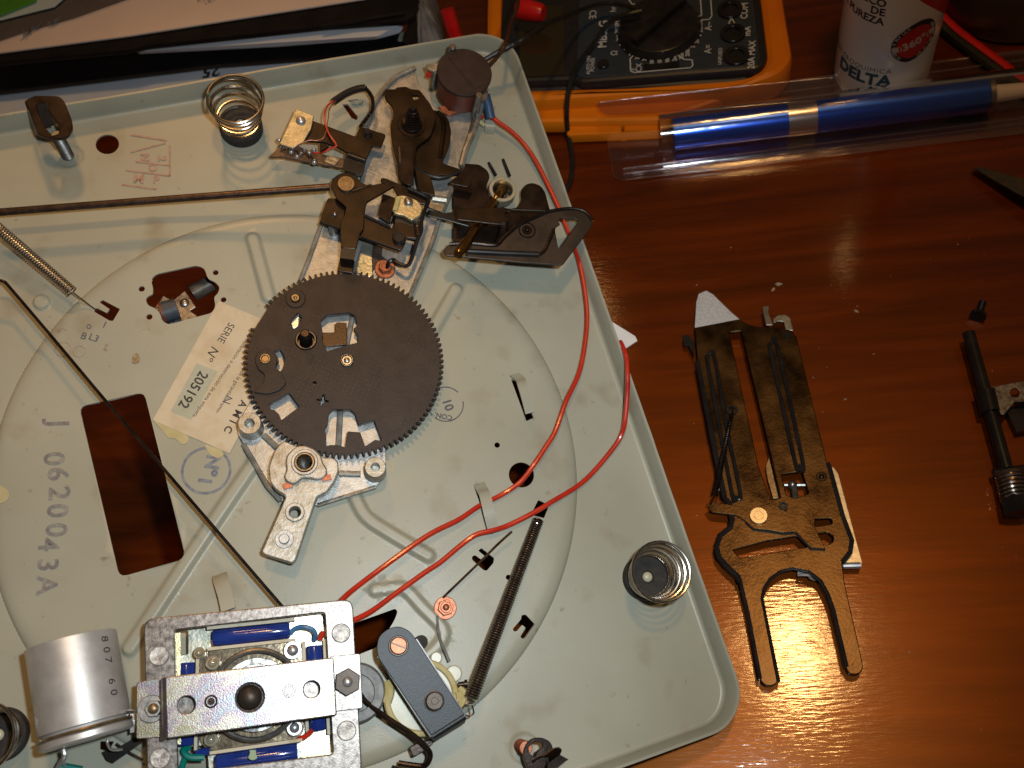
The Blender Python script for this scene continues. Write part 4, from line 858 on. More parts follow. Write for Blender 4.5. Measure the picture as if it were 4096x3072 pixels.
part('varnished_core', pl('b', [(700, 500), (760, 440), (1500, 350), (1600, 420), (1600, 1150), (1520, 1230), (780, 1310), (700, 1240)], 17, 3, 3, [circ_ for circ_ in []]), mat('brown_varnished_core', (0.10, 0.075, 0.05), (0.28, 0.22, 0.14), 0.22, 0.4, 200, 0.2, coat=.6), mo)
rc_ = P('b', 1180, 820, 22); rq = mmpx('b', 1180, 820, 385, 22)
part('rotor_ring', tube(circ(Vector((rc_.x, rc_.y, 22)), rq, 64), 1.2, 8, True), STLD, mo)
part('rotor', mergeB(cyl(rc_, 17.2, 20.5, rq - 3, 48), ringb(rc_, 20, 21.2, rq * .7, rq * .5)), mat('mottled_rotor', (0.14, 0.14, 0.14), (0.50, 0.52, 0.52), 0.35, 0.8, 160, 0.3, lo=.45, hi=.55), mo)
for x, y, r in ((805, 545, 55), (1500, 435, 70), (1515, 1110, 62), (790, 1210, 55), (690, 460, 45)):
    c = P('b', x, y, 22); q = mmpx('b', x, y, r, 22); part('pillar_bolt', mergeB(ringb(c, 18, 21.2, q * 1.15, q * .6), dome(c, 21, 1.8, q * .75)), STL if x > 1000 else VARN, mo)
SZ = 36.0
st_ = [[(515, 910, 57)], [(1655, 775, 57)]]
strap = part('bearing_strap', plate(rnd(PP('b', [(384, 668), (1845, 497), (1872, 1000), (402, 1205)], SZ), .8), SZ - 1.8, SZ, [circ(P('b', 570, 910, SZ), 3.4), circ(P('b', 1655, 775, SZ), 3.3), circ(P('b', 1120, 845, SZ), 5.7)], .6), STRP, mo)
def rleg(p0, p1, q0, q1):       # rolled end of the strap
    v = []; n_ = 7; f = []
    for i in range(n_ + 1):
        a = PI / 2 * i / n_; t = 1 - math.cos(a)
        for s0, s1 in ((p0, q0), (p1, q1)):
            A = P('b', *s0, SZ - .1); Bq = P('b', *s1, FZ + 1.8)
            v.append(Vector((A.x + (Bq.x - A.x) * math.sin(a) ** 1.0, A.y + (Bq.y - A.y) * math.sin(a), A.z + (Bq.z - A.z) * t)))
    for i in range(n_): f.append([2 * i, 2 * i + 1, 2 * i + 3, 2 * i + 2])
    b = B(); b.add(v, f); return b
part('strap_end', rleg((386, 668), (404, 1205), (352, 700), (354, 1222)), STRP, mo); part('strap_end', rleg((1843, 497), (1870, 1000), (1850, 500), (1880, 990)), STRP, mo)
part('strap_foot', pl('b', [(148, 715), (375, 672), (372, 1190), (145, 1205)], FZ + 1.9, 1.8, 1.0), STRP, mo)
part('strap_foot', pl('b', [(1815, 488), (2083, 462), (2105, 940), (1840, 972)], FZ + 1.9, 1.8, 1.0), ZINC, mo)
c = P('b', 1120, 845, SZ - 4); part('thrust_ball', mergeB(dome(c, SZ - 3.5, 3.6, 5.2)), GRB, mo)
c = P('b', 1120, 845, SZ); part('ball_seat', cyl(c, SZ - 5, SZ - 3.2, 7), BRN2, mo)
for x, y in ((785, 880), (1460, 790)):
    c = P('b', x, y, SZ); part('rivet', mergeB(ringb(c, SZ - .1, SZ + .8, 2.7, 1.9), ringb(c, SZ - .1, SZ + .6, 1.5, .1)), BRN2 if x < 1000 else STLD, mo)
c = P('b', 1970, 712, 31); part('hex_nut', mergeB(hexb(c, FZ + 1.8, FZ + 6, 5.9, .5)), GRB, mo); part('stud', dome(c, FZ + 5.9, 1.4, 2.2), STL, mo)
c = P('b', 270, 945, 30); part('washer', ringb(c, FZ + 1.8, FZ + 2.8, 5.6, 2), STLD, mo); part('hex_nut', hexb(P('b', 290, 942, 31), FZ + 2.8, FZ + 5.4, 3.6, .1), STLD, mo); part('stud', dome(P('b', 290, 942, 31), FZ + 5.3, 1.2, 2.2), BRS, mo)
for x, y in ((343, 485), (1917, 285), (352, 1370), (1965, 1135)):
    c = P('b', x, y, FZ + 1); part('rivet', lathe(Vector((c.x, c.y, FZ - .2)), Z, [(0, 4.2), (1.1, 4.1), (1.5, 3.7), (1.3, .1)], 32), mat('mottled_rivet', (0.22, 0.20, 0.19), (0.62, 0.60, 0.58), 0.45, 0.35, 500, 0.3) if 'mottled_rivet' not in bpy.data.materials else bpy.data.materials['mottled_rivet'], mo)
part('blue_lead', tube(catmull(wz([('b', 1480, 290, 19), ('b', 1530, 245, 20), ('b', 1600, 233, 21), ('b', 1670, 255, 21), ('b', 1698, 300, 20), ('b', 1690, 350, 18)]), 6), 1.1), mat('pale_blue_wire', (0.05, 0.16, 0.34), (0.07, 0.2, 0.4), 0.3), mo)
part('red_lead', tube([P('b', 1768, 270, 19), P('b', 1735, 350, 19)], 1.2), RED, mo); part('red_lead', tube(catmull(wz([('b', 1550, 1215, 20), ('b', 1630, 1170, 21), ('b', 1690, 1110, 18)]), 4), 1.2), RED, mo)
part('green_lead', tube(catmull(wz([('b', 610, 1280, 15), ('b', 560, 1300, 17), ('b', 610, 1360, 18), ('b', 740, 1365, 18)]), 5), 1.4), TEAL, mo); part('green_lead', tube([P('b', 580, 1350, 16), P('b', 545, 1460, 14)], 1.3), TEAL, mo)
part('blue_lead', tube([P('b', 670, 1325, 17), P('b', 790, 1310, 18)], 1.6), BLU, mo)
part('paint_dab', dome(P('b', 1150, 1335, 29), 28.2, .9, 3.0, 12) if False else pl('b', [(1120, 1300), (1180, 1300), (1175, 1330), (1195, 1370), (1150, 1395), (1105, 1375), (1125, 1330)], 29.2, .35, 1.2, bev=.1), mat('pale_green_paint', (0.20, 0.30, 0.17), (0.25, 0.35, 0.2), 0.4), mo)
part('inner_bridge', pl('b', [(470, 690), (1790, 535), (1812, 985), (490, 1165)], 29, 1.5, 1), ZINC, mo)
mcn = P('b', 1150, 800, FZ); mo.matrix_local = Matrix.Translation(mcn * S) @ Matrix.Rotation(math.radians(1.9), 4, 'Y') @ Matrix.Translation(-mcn * S)   # motor tilted slightly to bring the flash glare onto its strap
c = P('a', 275, 600, 8); part('motor_pulley', mergeB(cyl(c, 4, 14, 13.2, 48, .8), ringb(c, 14, 15, 12.4, 8)), mat('grey_pulley_casting', (0.10, 0.105, 0.11), (0.20, 0.205, 0.21), 0.5, 0.3, 200, 0.2), tt)
# ================================================================== electrolytic capacitor
k0, k1 = P('K', 612, 560, 21), P('K', 752, 1425, 21)
kr = (P('K', 235, 700, 21) - P('K', 1025, 560, 21)).length / 2 * .985; d = k1 - k0; L_ = d.length
cap = part('capacitor', lathe(k0, d, [(0, kr - .6), (.2, kr - .1), (.8, kr), (L_ * .845, kr), (L_ * .855, kr - 1.0), (L_ * .885, kr - 1.3), (L_ * .91, kr - .6), (L_ * .925, kr + .3), (L_ * .975, kr + .3), (L_ * .99, kr - .2), (L_, kr - 1.2)], 72),
           mat('brushed_aluminium_can', (0.52, 0.51, 0.51), (0.64, 0.63, 0.63), 0.47, 0.60, 120, 0.05, 600), tt, 'aluminium can capacitor lying beside the motor')
def wrap(s, size, along, theta, p0, ax, r, m, parent, turn=0, weight=0.0, sx=1.0, name='print', shear=0):
    me = text_mesh(s, size, ext=.03, weight=weight, shear=shear)
    me.transform(Matrix.Rotation(turn, 4, 'Z'))
    u = ax.normalized(); e1 = (Z - u * u.dot(Z)); e1 = e1.normalized() if e1.length > .1 else (Vector((0, -1, 0)) - u * u.y * -1).normalized(); e2 = u.cross(e1)
    for v in me.vertices:
        x, y, z_ = v.co.x / S * sx, v.co.y / S, v.co.z / S
        a = theta + y / r if False else theta + x / r
        v.co = (p0 + u * (along + y) + (e1 * math.cos(a) + e2 * math.sin(a)) * (r + .06 + z_)) * S
    return part(name, me, m, parent)
for s_, t in (('8', .10), ('0', .21), ('7', .31), ('6', .52), ('0', .63)):
    wrap(s_, 5.2, L_ * t, -1.0, k0, d, kr, INKD, cap, turn=PI / 2)
u_ = d.normalized()
ring_ = [k0 + d * .895 + (Z * math.cos(a) + u_.cross(Z).normalized() * math.sin(a)) * (kr - .2) for a in [i * 2 * PI / 48 for i in range(48)]]
part('clamp_wire', tube(ring_, .8, 6, True), BRS, cap)
part('clamp_wire', tube(catmull(wz([('K', 1060, 1190, 24), ('K', 1110, 1160, 26), ('K', 1205, 1172, 28)]), 4), .8), STLD, cap)
part('clamp_leg', prism(PP('K', [(1118, 1195), (1158, 1180), (1158, 1350), (1118, 1360)], 14), PP('K', [(1118, 1195), (1158, 1180), (1158, 1350), (1118, 1360)], 18)), STL, cap)
part('solder_tag', tube(catmull(wz([('K', 545, 1500, 20), ('K', 555, 1560, 20), ('K', 520, 1620, 18), ('K', 490, 1680, 16)]), 4), 1.1), STL, cap)
part('solder_tag', tube(catmull(wz([('K', 575, 1530, 20), ('K', 540, 1590, 21), ('K', 560, 1640, 18)]), 4), .6), STL, cap)
part('green_sleeve', tube([P('K', 510, 1655, 16), P('K', 700, 1690, 14)], 2.2), TEAL, cap)
part('lead_wires', tube(catmull(wz([('K', 925, 1410, 20), ('K', 925, 1450, 20), ('K', 960, 1500, 16), ('K', 1050, 1500, 12)]), 5), .6), STL, cap)
part('black_strap', prism(PP('K', [(880, 1520), (1000, 1490), (1190, 1380), (1250, 1400), (1240, 1430), (975, 1615), (920, 1590)], 3), PP('K', [(880, 1520), (1000, 1490), (1190, 1380), (1250, 1400), (1240, 1430), (975, 1615), (920, 1590)], 7)), BLK, tt)
part('black_lead', tube(catmull(wz([('K', 1000, 1450, 5), ('K', 1100, 1520, 5), ('K', 1230, 1590, 5)]), 3), .5), BLK, tt)
# ================================================================== idler arm and wheel
iz = 27
ia = part('idler_arm', pl('a', [(455, 210), (472, 100), (560, 28), (655, 8), (745, 48), (798, 115), (1250, 815), (955, 1000), (470, 290)], iz, 2.2, 2.5, [circ_ for circ_ in []]), GBL, tt, 'blue black cast idler arm with a copper screw')
def wall(a, b_, z0, z1, w_): return slab(P('a', *a, z1), P('a', *b_, z1), w_, z0, z1)
part('arm_wall', mergeB(wall((478, 270), (945, 985), 15, iz - 1, 1.6), wall((800, 130), (1235, 805), 18, iz - 1, 1.6)), BLK, ia)
part('arm_end', prism(PP('a', [(940, 1010), (1255, 820), (1235, 870), (975, 1030)], 12), PP('a', [(945, 995), (1252, 812), (1225, 800), (930, 975)], iz - .4)), GBL, ia)
part('arm_end', tube(PP('a', [(950, 985), (1235, 805)], iz - 1.2), 1.6, 12), GBL, ia)
part('arm_boss', lathe(Vector((P('a', 640, 190, 20).x, P('a', 640, 190, 20).y, 10)), Z, [(0, 7.4), (14.6, 7.4)], 36), RUB, ia)
c = P('a', 650, 185, iz); part('screw_recess', ringb(c, iz - .3, iz + .7, 4.5, 3.6), BRN2, ia)
scr = part('slotted_screw', mergeB(cyl(c, iz, iz + 2.2, 3.6)), COP, ia); part('screw_slot', slab(c + Vector((-3.3, 1.2, 0)), c + Vector((3.3, -1.2, 0)), .7, iz + 2.1, iz + 2.28), BRN2, scr)
c = P('a', 965, 672, iz); part('pin', mergeB(lathe(Vector((c.x, c.y, iz - .5)), Z, [(0, 4.5), (1.2, 4.5), (1.3, 3.9), (4.2, 3.8), (4.6, 3.4)], 32), ringb(c, iz + 4, iz + 4.3, 1.6, 1.4)), GRB, ia)
part('side_lug', lathe(P('a', 845, 155, 18), Vector((0, 0, 1)), [(0, 3.2), (6, 3.0)], 16), RUB, ia)
ic = P('a', 855, 640, 14); ir = mmpx('a', 855, 640, 335, 14)
iw = part('idler_wheel', mergeB(cyl(ic, 8, 12, ir * .97, 56)), NYLP, tt, 'pale nylon idler wheel under the idler arm')
part('tyre_ring', tube(circ(Vector((ic.x, ic.y, 13)), ir * .93, 60), 1.5, 10, True), NYL, iw)
for x, y, r in ((985, 290, 55), (1140, 430, 75)):
    c = P('a', x, y, 11); part('wheel_petal', cyl(c, 9, 11.5, mmpx('a', x, y, r, 11), 30, .6), NYLP, iw)
part('nylon_link', tube(catmull(wz([('a', 1190, 560, 14), ('a', 1230, 600, 15), ('a', 1225, 660, 15), ('a', 1195, 720, 15)]), 5), 1.5), NYL, iw)
part('nylon_link', tube(catmull(wz([('a', 1180, 590, 14), ('a', 1190, 640, 14), ('a', 1180, 680, 14)]), 4), 1.8), NYL, iw)
part('nylon_link', tube(catmull(wz([('a', 560, 500, 12), ('a', 570, 590, 13), ('a', 545, 680, 12)]), 4), 2.4), NYL, iw)
c = P('a', 1215, 525, 14); part('link_screw', mergeB(lathe(c, Vector((1, .1, .1)), [(-2, 1.2), (1, 1.2), (1, 1.9), (2.4, 1.9)], 14)), BRN2, iw)
part('crank_wire', tube(catmull(wz([('a', 310, 610, 14), ('a', 370, 690, 14), ('a', 560, 830, 15), ('a', 765, 965, 16), ('a', 890, 1080, 15), ('a', 930, 1150, 14), ('a', 900, 1230, 13), ('a', 840, 1248, 12), ('a', 650, 1222, 11)]), 7), 1.3, 10), BRN2, tt, 'dark cranked wire below the idler arm')
part('wire_guide', pl('a', [(745, 1080), (850, 1030), (945, 1020), (960, 1050), (890, 1110), (780, 1170)], 13, 3, 1.0), BRN2, tt)
part('wire_stub', tube([P('a', 590, 1262, 4), P('a', 700, 1300, 4)], 1.2), BLK, tt)
# switch gear seen through the irregular cut-out
swp = part('switch_bracket', pl('G', [(1445, 845), (1530, 890), (1635, 800), (1735, 945), (1680, 980), (1745, 1025), (1720, 1060), (1500, 1100), (1360, 960)], -9, 1.2, .5), ZINC, tt, 'metal switch bracket below the irregular cut-out')
c = P('G', 1628, 905, -8); part('rivet', dome(c, -9, 1.2, 2.4), STLD, swp)
part('coil', tube([P('G', 1440, 1000, -5), P('G', 1570, 960, -5)], 5.5, 16), mat('dull_coil_tape', (0.03, 0.04, 0.06), (0.06, 0.07, 0.09), 0.5), swp); part('red_band', tube([P('G', 1430, 1003, -5), P('G', 1450, 997, -5)], 5.7, 16), SUPR, swp)
part('glass_tube', tube([P('G', 1700, 830, -16), P('G', 1880, 730, -16)], 4.2, 16), mat('grimy_tube', (0.06, 0.05, 0.04), (0.14, 0.12, 0.10), 0.45, 0.2, 200), swp)
# ================================================================== FORK LEVER ON THE TABLE
LZ = 9.0
fk = empty('fork_lever', T('Q', 600, 800, 0)); off = fk.location / S
def tpart(name, g, m, parent, root, **k):
    if isinstance(g, B): g.v = [v - root for v in g.v]
    else: g.transform(Matrix.Translation(-root * S))
    return part(name, g, m, parent, **k)
tag(fk, 'oily brown stamped steel fork lever with two prongs lying on the table', 'lever')
fo = [('O', 350, 412), ('O', 700, 345), ('O', 770, 385), ('O', 830, 402), ('O', 1000, 410), ('O', 1105, 430), ('O', 1145, 480), ('O', 1385, 1470), (1022, 110), (1062, 255), (1112, 440), (1172, 600), (1160, 680), (1108, 745), (1130, 900), (1250, 1430), (1240, 1475), (1200, 1492), (1150, 1482), (1132, 1440), (1045, 1060), (1010, 960), (960, 868), (880, 802), (780, 782), (700, 800), (630, 850), (590, 910), (572, 980), (592, 1080), (682, 1545), (640, 1568), (590, 1560), (562, 1520), (480, 1080), (432, 880), (418, 840), (340, 770), (290, 710), (275, 640), (300, 570), (368, 515), (380, 460), (360, 350), (330, 320), ('O', 480, 1250), ('O', 370, 680)]
fh = [[('O', 618, 445), ('O', 712, 438), ('O', 948, 1430), (700, 318), (640, 328), ('O', 850, 1500)],
      [(705, 162), (842, 140), (888, 290), (800, 318), (740, 300)],
      [(385, 662), (620, 598), (820, 568), (888, 640), (760, 662), (590, 690), (430, 716)],
      [(930, 458), (1035, 452), (1045, 488), (990, 498), (930, 508)], [(940, 560), (1010, 543), (1050, 572), (1048, 608), (1005, 632), (955, 610)]]
FKM = mat('oily_bronzed_steel', (0.030, 0.017, 0.007), (0.10, 0.057, 0.022), 0.30, 0.85, 55, 0.16, 700, rvar=0.16)
FK = tpart('fork_body', pl('Q', fo, LZ, 1.8, 1.5, fh, .5, f=T, hr=1.0), FKM, fk, off)
fw = B()
for i0, i1 in ((35, 47),):
    pts = PP('Q', fo[i0:i1], LZ - .5, T); fw = mergeB(fw, tube(pts, 1.6, 8))
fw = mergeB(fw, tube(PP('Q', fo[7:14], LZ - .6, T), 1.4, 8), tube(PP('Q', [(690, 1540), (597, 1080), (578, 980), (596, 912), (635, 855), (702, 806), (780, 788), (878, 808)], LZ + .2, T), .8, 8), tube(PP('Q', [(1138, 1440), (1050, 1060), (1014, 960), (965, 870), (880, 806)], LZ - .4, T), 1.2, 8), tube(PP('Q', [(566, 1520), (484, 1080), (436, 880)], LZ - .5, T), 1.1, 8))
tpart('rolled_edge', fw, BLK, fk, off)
def chainwall(pts, th, z0):
    w_b = []
    for sg in (-1, 1):
        row = []
        for i, p in enumerate(pts):
            t = pts[min(i + 1, len(pts) - 1)] - pts[max(i - 1, 0)]; t.z = 0; t.normalize()
            row.append(p + Vector((-t.y, t.x, 0)) * sg * th / 2)
        w_b.append(row)
    b = B(); n_ = len(pts); v = []
    for i in range(n_):
        for q in (w_b[0][i], w_b[1][i]): v += [Vector((q.x, q.y, z0)), Vector((q.x, q.y, LZ - .9))]
    f = []
    for i in range(n_ - 1):
        o = 4 * i; f += [[o, o + 1, o + 5, o + 4], [o + 2, o + 6, o + 7, o + 3], [o + 1, o + 3, o + 7, o + 5], [o, o + 4, o + 6, o + 2]]
    f += [[0, 2, 3, 1], [4 * n_ - 4, 4 * n_ - 3, 4 * n_ - 1, 4 * n_ - 2]]
    return b.add(v, f)
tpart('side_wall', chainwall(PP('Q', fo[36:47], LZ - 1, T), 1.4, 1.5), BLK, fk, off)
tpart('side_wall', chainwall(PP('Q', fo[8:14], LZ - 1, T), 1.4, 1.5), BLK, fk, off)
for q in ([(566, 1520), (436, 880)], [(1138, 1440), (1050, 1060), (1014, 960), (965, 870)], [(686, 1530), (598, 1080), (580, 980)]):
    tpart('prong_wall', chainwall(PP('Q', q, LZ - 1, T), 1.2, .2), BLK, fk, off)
# stiffening beads: raised loops
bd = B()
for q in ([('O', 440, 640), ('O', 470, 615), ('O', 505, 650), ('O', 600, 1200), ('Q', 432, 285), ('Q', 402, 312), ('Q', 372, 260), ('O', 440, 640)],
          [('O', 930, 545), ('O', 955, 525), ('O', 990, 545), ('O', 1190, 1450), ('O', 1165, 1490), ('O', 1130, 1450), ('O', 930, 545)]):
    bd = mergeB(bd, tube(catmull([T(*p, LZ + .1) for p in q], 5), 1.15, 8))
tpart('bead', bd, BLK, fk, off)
tpart('pointed_tip', prism(PP('O', [(352, 405), (362, 205), (385, 140), (440, 122), (490, 152), (640, 292), (700, 345)], 1.5, T), [T('O', 350, 412, LZ), T('O', 362, 215, LZ - 1), T('O', 380, 150, LZ - 2), T('O', 440, 122, LZ - 2.6), T('O', 492, 152, LZ - 2), T('O', 635, 295, LZ - 1), T('O', 698, 345, LZ)]), TIP, fk, off)
tpart('side_strip', pl('Q', [(1018, 102), (1055, 115), (1085, 160), (1243, 745), (1235, 780), (1112, 778), (1112, 745), (1172, 680), (1165, 600), (1080, 300), (1050, 250)], LZ - 3, 3, .8, f=T), mat('cream_plated_steel', (0.52, 0.43, 0.28), (0.68, 0.58, 0.40), 0.35, 0.5, 300, 0.1), fk, off, label='bright plated strip along the right side')
tpart('side_strip_lip', tube([T('Q', 1115, 768, LZ - 3), T('Q', 1232, 765, LZ - 3)], 1.6, 10), STL, fk, off)
tpart('top_lug', pl('O', [(960, 345), (1000, 312), (1060, 308), (1095, 335), (1120, 435), (1060, 430), (1045, 365), (1000, 360), (965, 375)], LZ - 2, 1.2, .6, f=T), ZNB, fk, off)
tpart('top_lug', pl('O', [(878, 245), (930, 240), (925, 290), (962, 390), (905, 392), (882, 290)], LZ - 1, 1.2, .5, f=T), STLD, fk, off)
tpart('left_lug', pl('O', [(255, 470), (300, 465), (345, 520), (345, 640), (300, 550), (262, 545)], LZ - 2, 2, .5, f=T), BLK, fk, off)
tpart('brass_strip', pl('Q', [(625, 40), (600, 110), (615, 200), (650, 322), (690, 318), (655, 170)], 4, 1, .5, f=T), BRS, fk, off)
tpart('pivot_arm', pl('Q', [(205, 362), (240, 342), (410, 370), (480, 400), (560, 375), (640, 350), (760, 420), (860, 430), (930, 520), (1000, 655), (900, 648), (800, 540), (720, 548), (620, 530), (520, 520), (465, 470), (400, 430), (240, 412)], LZ + 1.3, 1.3, 1.2, f=T), FKM, fk, off)
tpart('pivot_arm_edge', tube([T('Q', *p, LZ + .6) for p in ((470, 478), (525, 528), (620, 540), (720, 556), (800, 548), (905, 655), (995, 660))], .8, 6), BLK, fk, off)
c = T('Q', 555, 438, LZ + 2); tpart('rivet', mergeB(cyl(c, LZ + 1.2, LZ + 3, 4.6, 36), ringb(c, LZ + 2.9, LZ + 3.15, 2.5, 2.2)), mat('pale_rivet_steel', (0.55, 0.48, 0.36), (0.68, 0.6, 0.46), 0.3, 0.9, 300), fk, off)
c = T('Q', 973, 177, LZ); tpart('rivet', mergeB(ringb(c, LZ - .1, LZ + .6, 2.8, 2.1), dome(c, LZ - .1, 1, 1.6)), BRN, fk, off)
c = T('Q', 718, 378, LZ); tpart('rivet', mergeB(ringb(c, LZ, LZ + 2.2, 2.4, 1.2), cyl(c, LZ, LZ + 1.8, 1.3)), BLK, fk, off)
c = T('O', 1068, 475, LZ); tpart('rivet', mergeB(ringb(c, LZ - .1, LZ + .5, 2.2, 1.2), cyl(c, LZ - .1, LZ + .2, 1.3)), BLK, fk, off)
tpart('window_pin', mergeB(tube([T('Q', 725, 232, 4), T('Q', 865, 232, 4)], 1.1), tube([T('Q', 785, 220, 4), T('Q', 800, 330, 6)], 1.8), dome(T('Q', 780, 225, 6), 4, 3, 2.6)), STLD, fk, off)
tpart('spring', mergeB(tube(helix(T('O', 640, 1080, LZ + 1.6), T('Q', 262, 305, LZ + 1.2), 1.0, 1.9, 44, .32, 10), .32, 5), tube(catmull([T('O', 615, 1040, LZ + 1), T('O', 640, 1030, LZ + 2), T('O', 650, 1080, LZ + 2)], 4), .4), tube([T('Q', 262, 305, LZ + 1), T('Q', 235, 360, LZ + 2)], .4)), BRN2, fk, off)
c = T('O', 640, 1060, LZ); tpart('spring_eye', ringb(c, LZ - .2, LZ + 1.4, 3.2, 1.6), BLK, fk, off)
tpart('spring_clip', mergeB(tube(catmull([T('Q', 815, 830, LZ - 1), T('Q', 880, 830, LZ), T('Q', 900, 850, LZ - 1), T('Q', 930, 858, LZ - 2)], 4), .8), slab(T('Q', 815, 800, LZ), T('Q', 870, 800, LZ), 3, LZ - 3, LZ - 1.8)), STL, fk, off)
# ================================================================== loose screw, black spindle bracket
r_ = T('Y', 370, 150, 0); sc_ = empty('screw', r_)
tag(sc_, 'small black screw lying alone above the black spindle', 'screw')
p0, p1 = T('Y', 368, 205, 4.2), T('Y', 408, 88, 2.2); L_ = (p1 - p0).length; pr = [(0, .5), (0, 4.4), (2.2, 4.2), (3.2, 2.2)]; z = 3.4
while z < L_ - 1: pr += [(z, 2.1), (z + .5, 1.6)]; z += 1.0
pr += [(L_, .6)]
g = lathe(p0, p1 - p0, pr, 20); g.v = [v - r_ for v in g.v]; part('screw_body', g, BLK, sc_)
r_ = T('Y', 430, 900, 0); sp = empty('spindle_bracket', r_); tag(sp, 'black spindle rod with a coil spring, held in a zinc bracket', 'spindle')
tpart('rod', tube([T('Y', 305, 318, 9), T('Y', 570, 1270, 9)], 3.3, 20), BLK, sp, r_)
tpart('rod_clamp', tube([T('Y', 425, 730, 9), T('Y', 462, 880, 9)], 5.4, 20), BLK, sp, r_)
tpart('bracket', pl('Y', [(468, 692), (900, 615), (900, 790), (625, 800), (552, 892), (528, 882)], 13, 1.4, .8, [[(600, 715), (640, 700), (665, 730), (650, 765), (610, 765), (592, 740)]], f=T), ZINC, sp, r_)
tpart('bracket_foot', mergeB(slab(T('Y', 640, 830, 5), T('Y', 720, 1000, 5), 12, 0, 6)), BLK, sp, r_)
tpart('spring', tube(helix(T('Y', 585, 1290, 9), T('Y', 630, 1480, 9), 6.2, 6.2, 7, 1.0, 20), 1.0, 6), DSPW, sp, r_)
tpart('collar', mergeB(tube([T('Y', 478, 1300, 9), T('Y', 700, 1270, 9)], 2.5, 12), lathe(T('Y', 620, 1470, 9.5), T('Y', 640, 1560, 9.5) - T('Y', 620, 1470, 9.5), [(0, 6.8), (9, 6.8)], 6)), BLK, sp, r_)
# pliers tip
r_ = T('R', 640, 170, 0); pt = prism([T('R', 435, 82, 2), T('R', 470, 80, 2), T('R', 1100, 260, 2), T('R', 1000, 430, 2), T('R', 500, 130, 2)], [T('R', 435, 78, 6), T('R', 470, 76, 7), T('R', 1100, 250, 16), T('R', 1000, 400, 16), T('R', 500, 118, 7)])
pt.v = [v - r_ for v in pt.v]; o = part('pliers', pt, mat('dark_tool_steel', (0.10, 0.095, 0.09), (0.16, 0.14, 0.12), 0.35, 0.8, 200)); o.location = r_ * S
tag(o, 'dark pointed plier jaw reaching in from the right edge', 'pliers')
# ================================================================== MULTIMETER
r_ = T('T', 1200, 300, 0); mm = empty('multimeter', r_); tag(mm, 'dark blue multimeter in an orange rubber holster, dial showing', 'multimeter')
MH = 30.0
def tp(k, pts, z): return PP(k, pts, z, T)
# body axes from traced corners: near edge and right edge
hol_out = rnd([T('T', 505, 640, MH - 6), T('T', 1850, 545, MH - 6), T('T', 2080, 470, MH - 6), T('T', 2172, 370, MH - 6), T('T', 2110, 0, MH - 6), T('T', 2050, -420, MH - 6), T('T', 260, -420, MH - 6), T('T', 228, 0, MH - 6), T('T', 222, 420, MH - 6), T('T', 300, 620, MH - 6)], 14)
hol_in = rnd([T('T', 330, 565, MH - 6), T('T', 1760, 525, MH - 6), T('T', 1930, 460, MH - 6), T('T', 2000, 380, MH - 6), T('T', 1955, 0, MH - 6), T('T', 1900, -350, MH - 6), T('T', 345, -350, MH - 6), T('T', 330, 0, MH - 6)], 9)
def grow(lp, s, z):
    c = sum(lp, Vector((0, 0, 0))) / len(lp); return [Vector((c.x + (p.x - c.x) * s, c.y + (p.y - c.y) * s, z)) for p in lp]
tpart('holster', plate(hol_out, 0.5, MH - 6, [hol_in], 4.5), ORG, mm, r_)
tpart('holster_front', pl('T', [(250, 655), (700, 635), (1850, 540), (1860, 575), (1340, 760), (590, 772), (300, 790)], MH - 16, 12, 4, f=T, bev=3), ORG, mm, r_)
tpart('tilt_stand', pl('T', [(722, 760), (1340, 760), (1340, 828), (740, 855)], 9, 8, 2, [[(1082, 770), (1098, 770), (1100, 835), (1084, 835)]], f=T, bev=1), ORG, mm, r_)
case = tpart('case', pl('T', [(300, 520), (790, 500), (830, 520), (1960, 432), (2010, 360), (1925, -350), (345, -350)], MH - 1.5, 27, 5, f=T, bev=2.5), MMB, mm, r_)
tpart('case_edge', pl('T', [(300, 590), (1850, 520), (1960, 450), (2000, 400), (1960, 300), (300, 300)], MH - 8, 18, 5, f=T, bev=3), MMB, mm, r_)
tpart('face_plate', pl('T', [(800, 470), (835, 492), (1930, 415), (1960, 380), (1880, -300), (830, -300)], MH - .9, 1.0, 3, f=T, bev=.3), MMF, mm, r_)
tpart('display', pl('T', [(445, 485), (720, 468), (720, 40), (425, 20)], MH - .5, 1.2, 1.5, f=T, bev=.3), LCD, mm, r_)
dc = T('T', 1320, 170, MH + 2); drr = mmpx('T', 1320, 170, 215, MH, T)
dial = tpart('dial', mergeB(lathe(Vector((dc.x, dc.y, MH - 1)), Z, [(0, drr * 1.08), (3, drr * 1.0), (6, drr * .96), (6.5, drr * .92)], 48)), BLK, mm, r_)
ax_ = (T('T', 1480, 30, MH + 5) - T('T', 1210, 270, MH + 5)); ax_.z = 0; ax_.normalize()
tpart('dial_grip', slab(dc - ax_ * drr * .9, dc + ax_ * drr * .9, 7, MH + 4, MH + 11), BLK, mm, r_)
tpart('dial_mark', slab(dc - ax_ * drr * .85, dc - ax_ * drr * .35, 1.2, MH + 10.8, MH + 11.2), GRB, mm, r_)
for x, y in ((1788, 210), (1810, 352), (1770, 60)):
    c = T('T', x, y, MH); tpart('socket', mergeB(ringb(c, MH - 1, MH + 1.2, 8.3, 5.2), cyl(c, MH - 1, MH - .3, 5.3)), BLK, mm, r_)
tpart('power_button', cyl(T('T', 968, 405, MH), MH - 1, MH + 1, 4.0), BLK, mm, r_)
tpart('test_slot', slab(T('T', 1225, 425, MH), T('T', 1450, 405, MH), 5, MH - .8, MH + .2), BLK, mm, r_)
tz = MH + .15
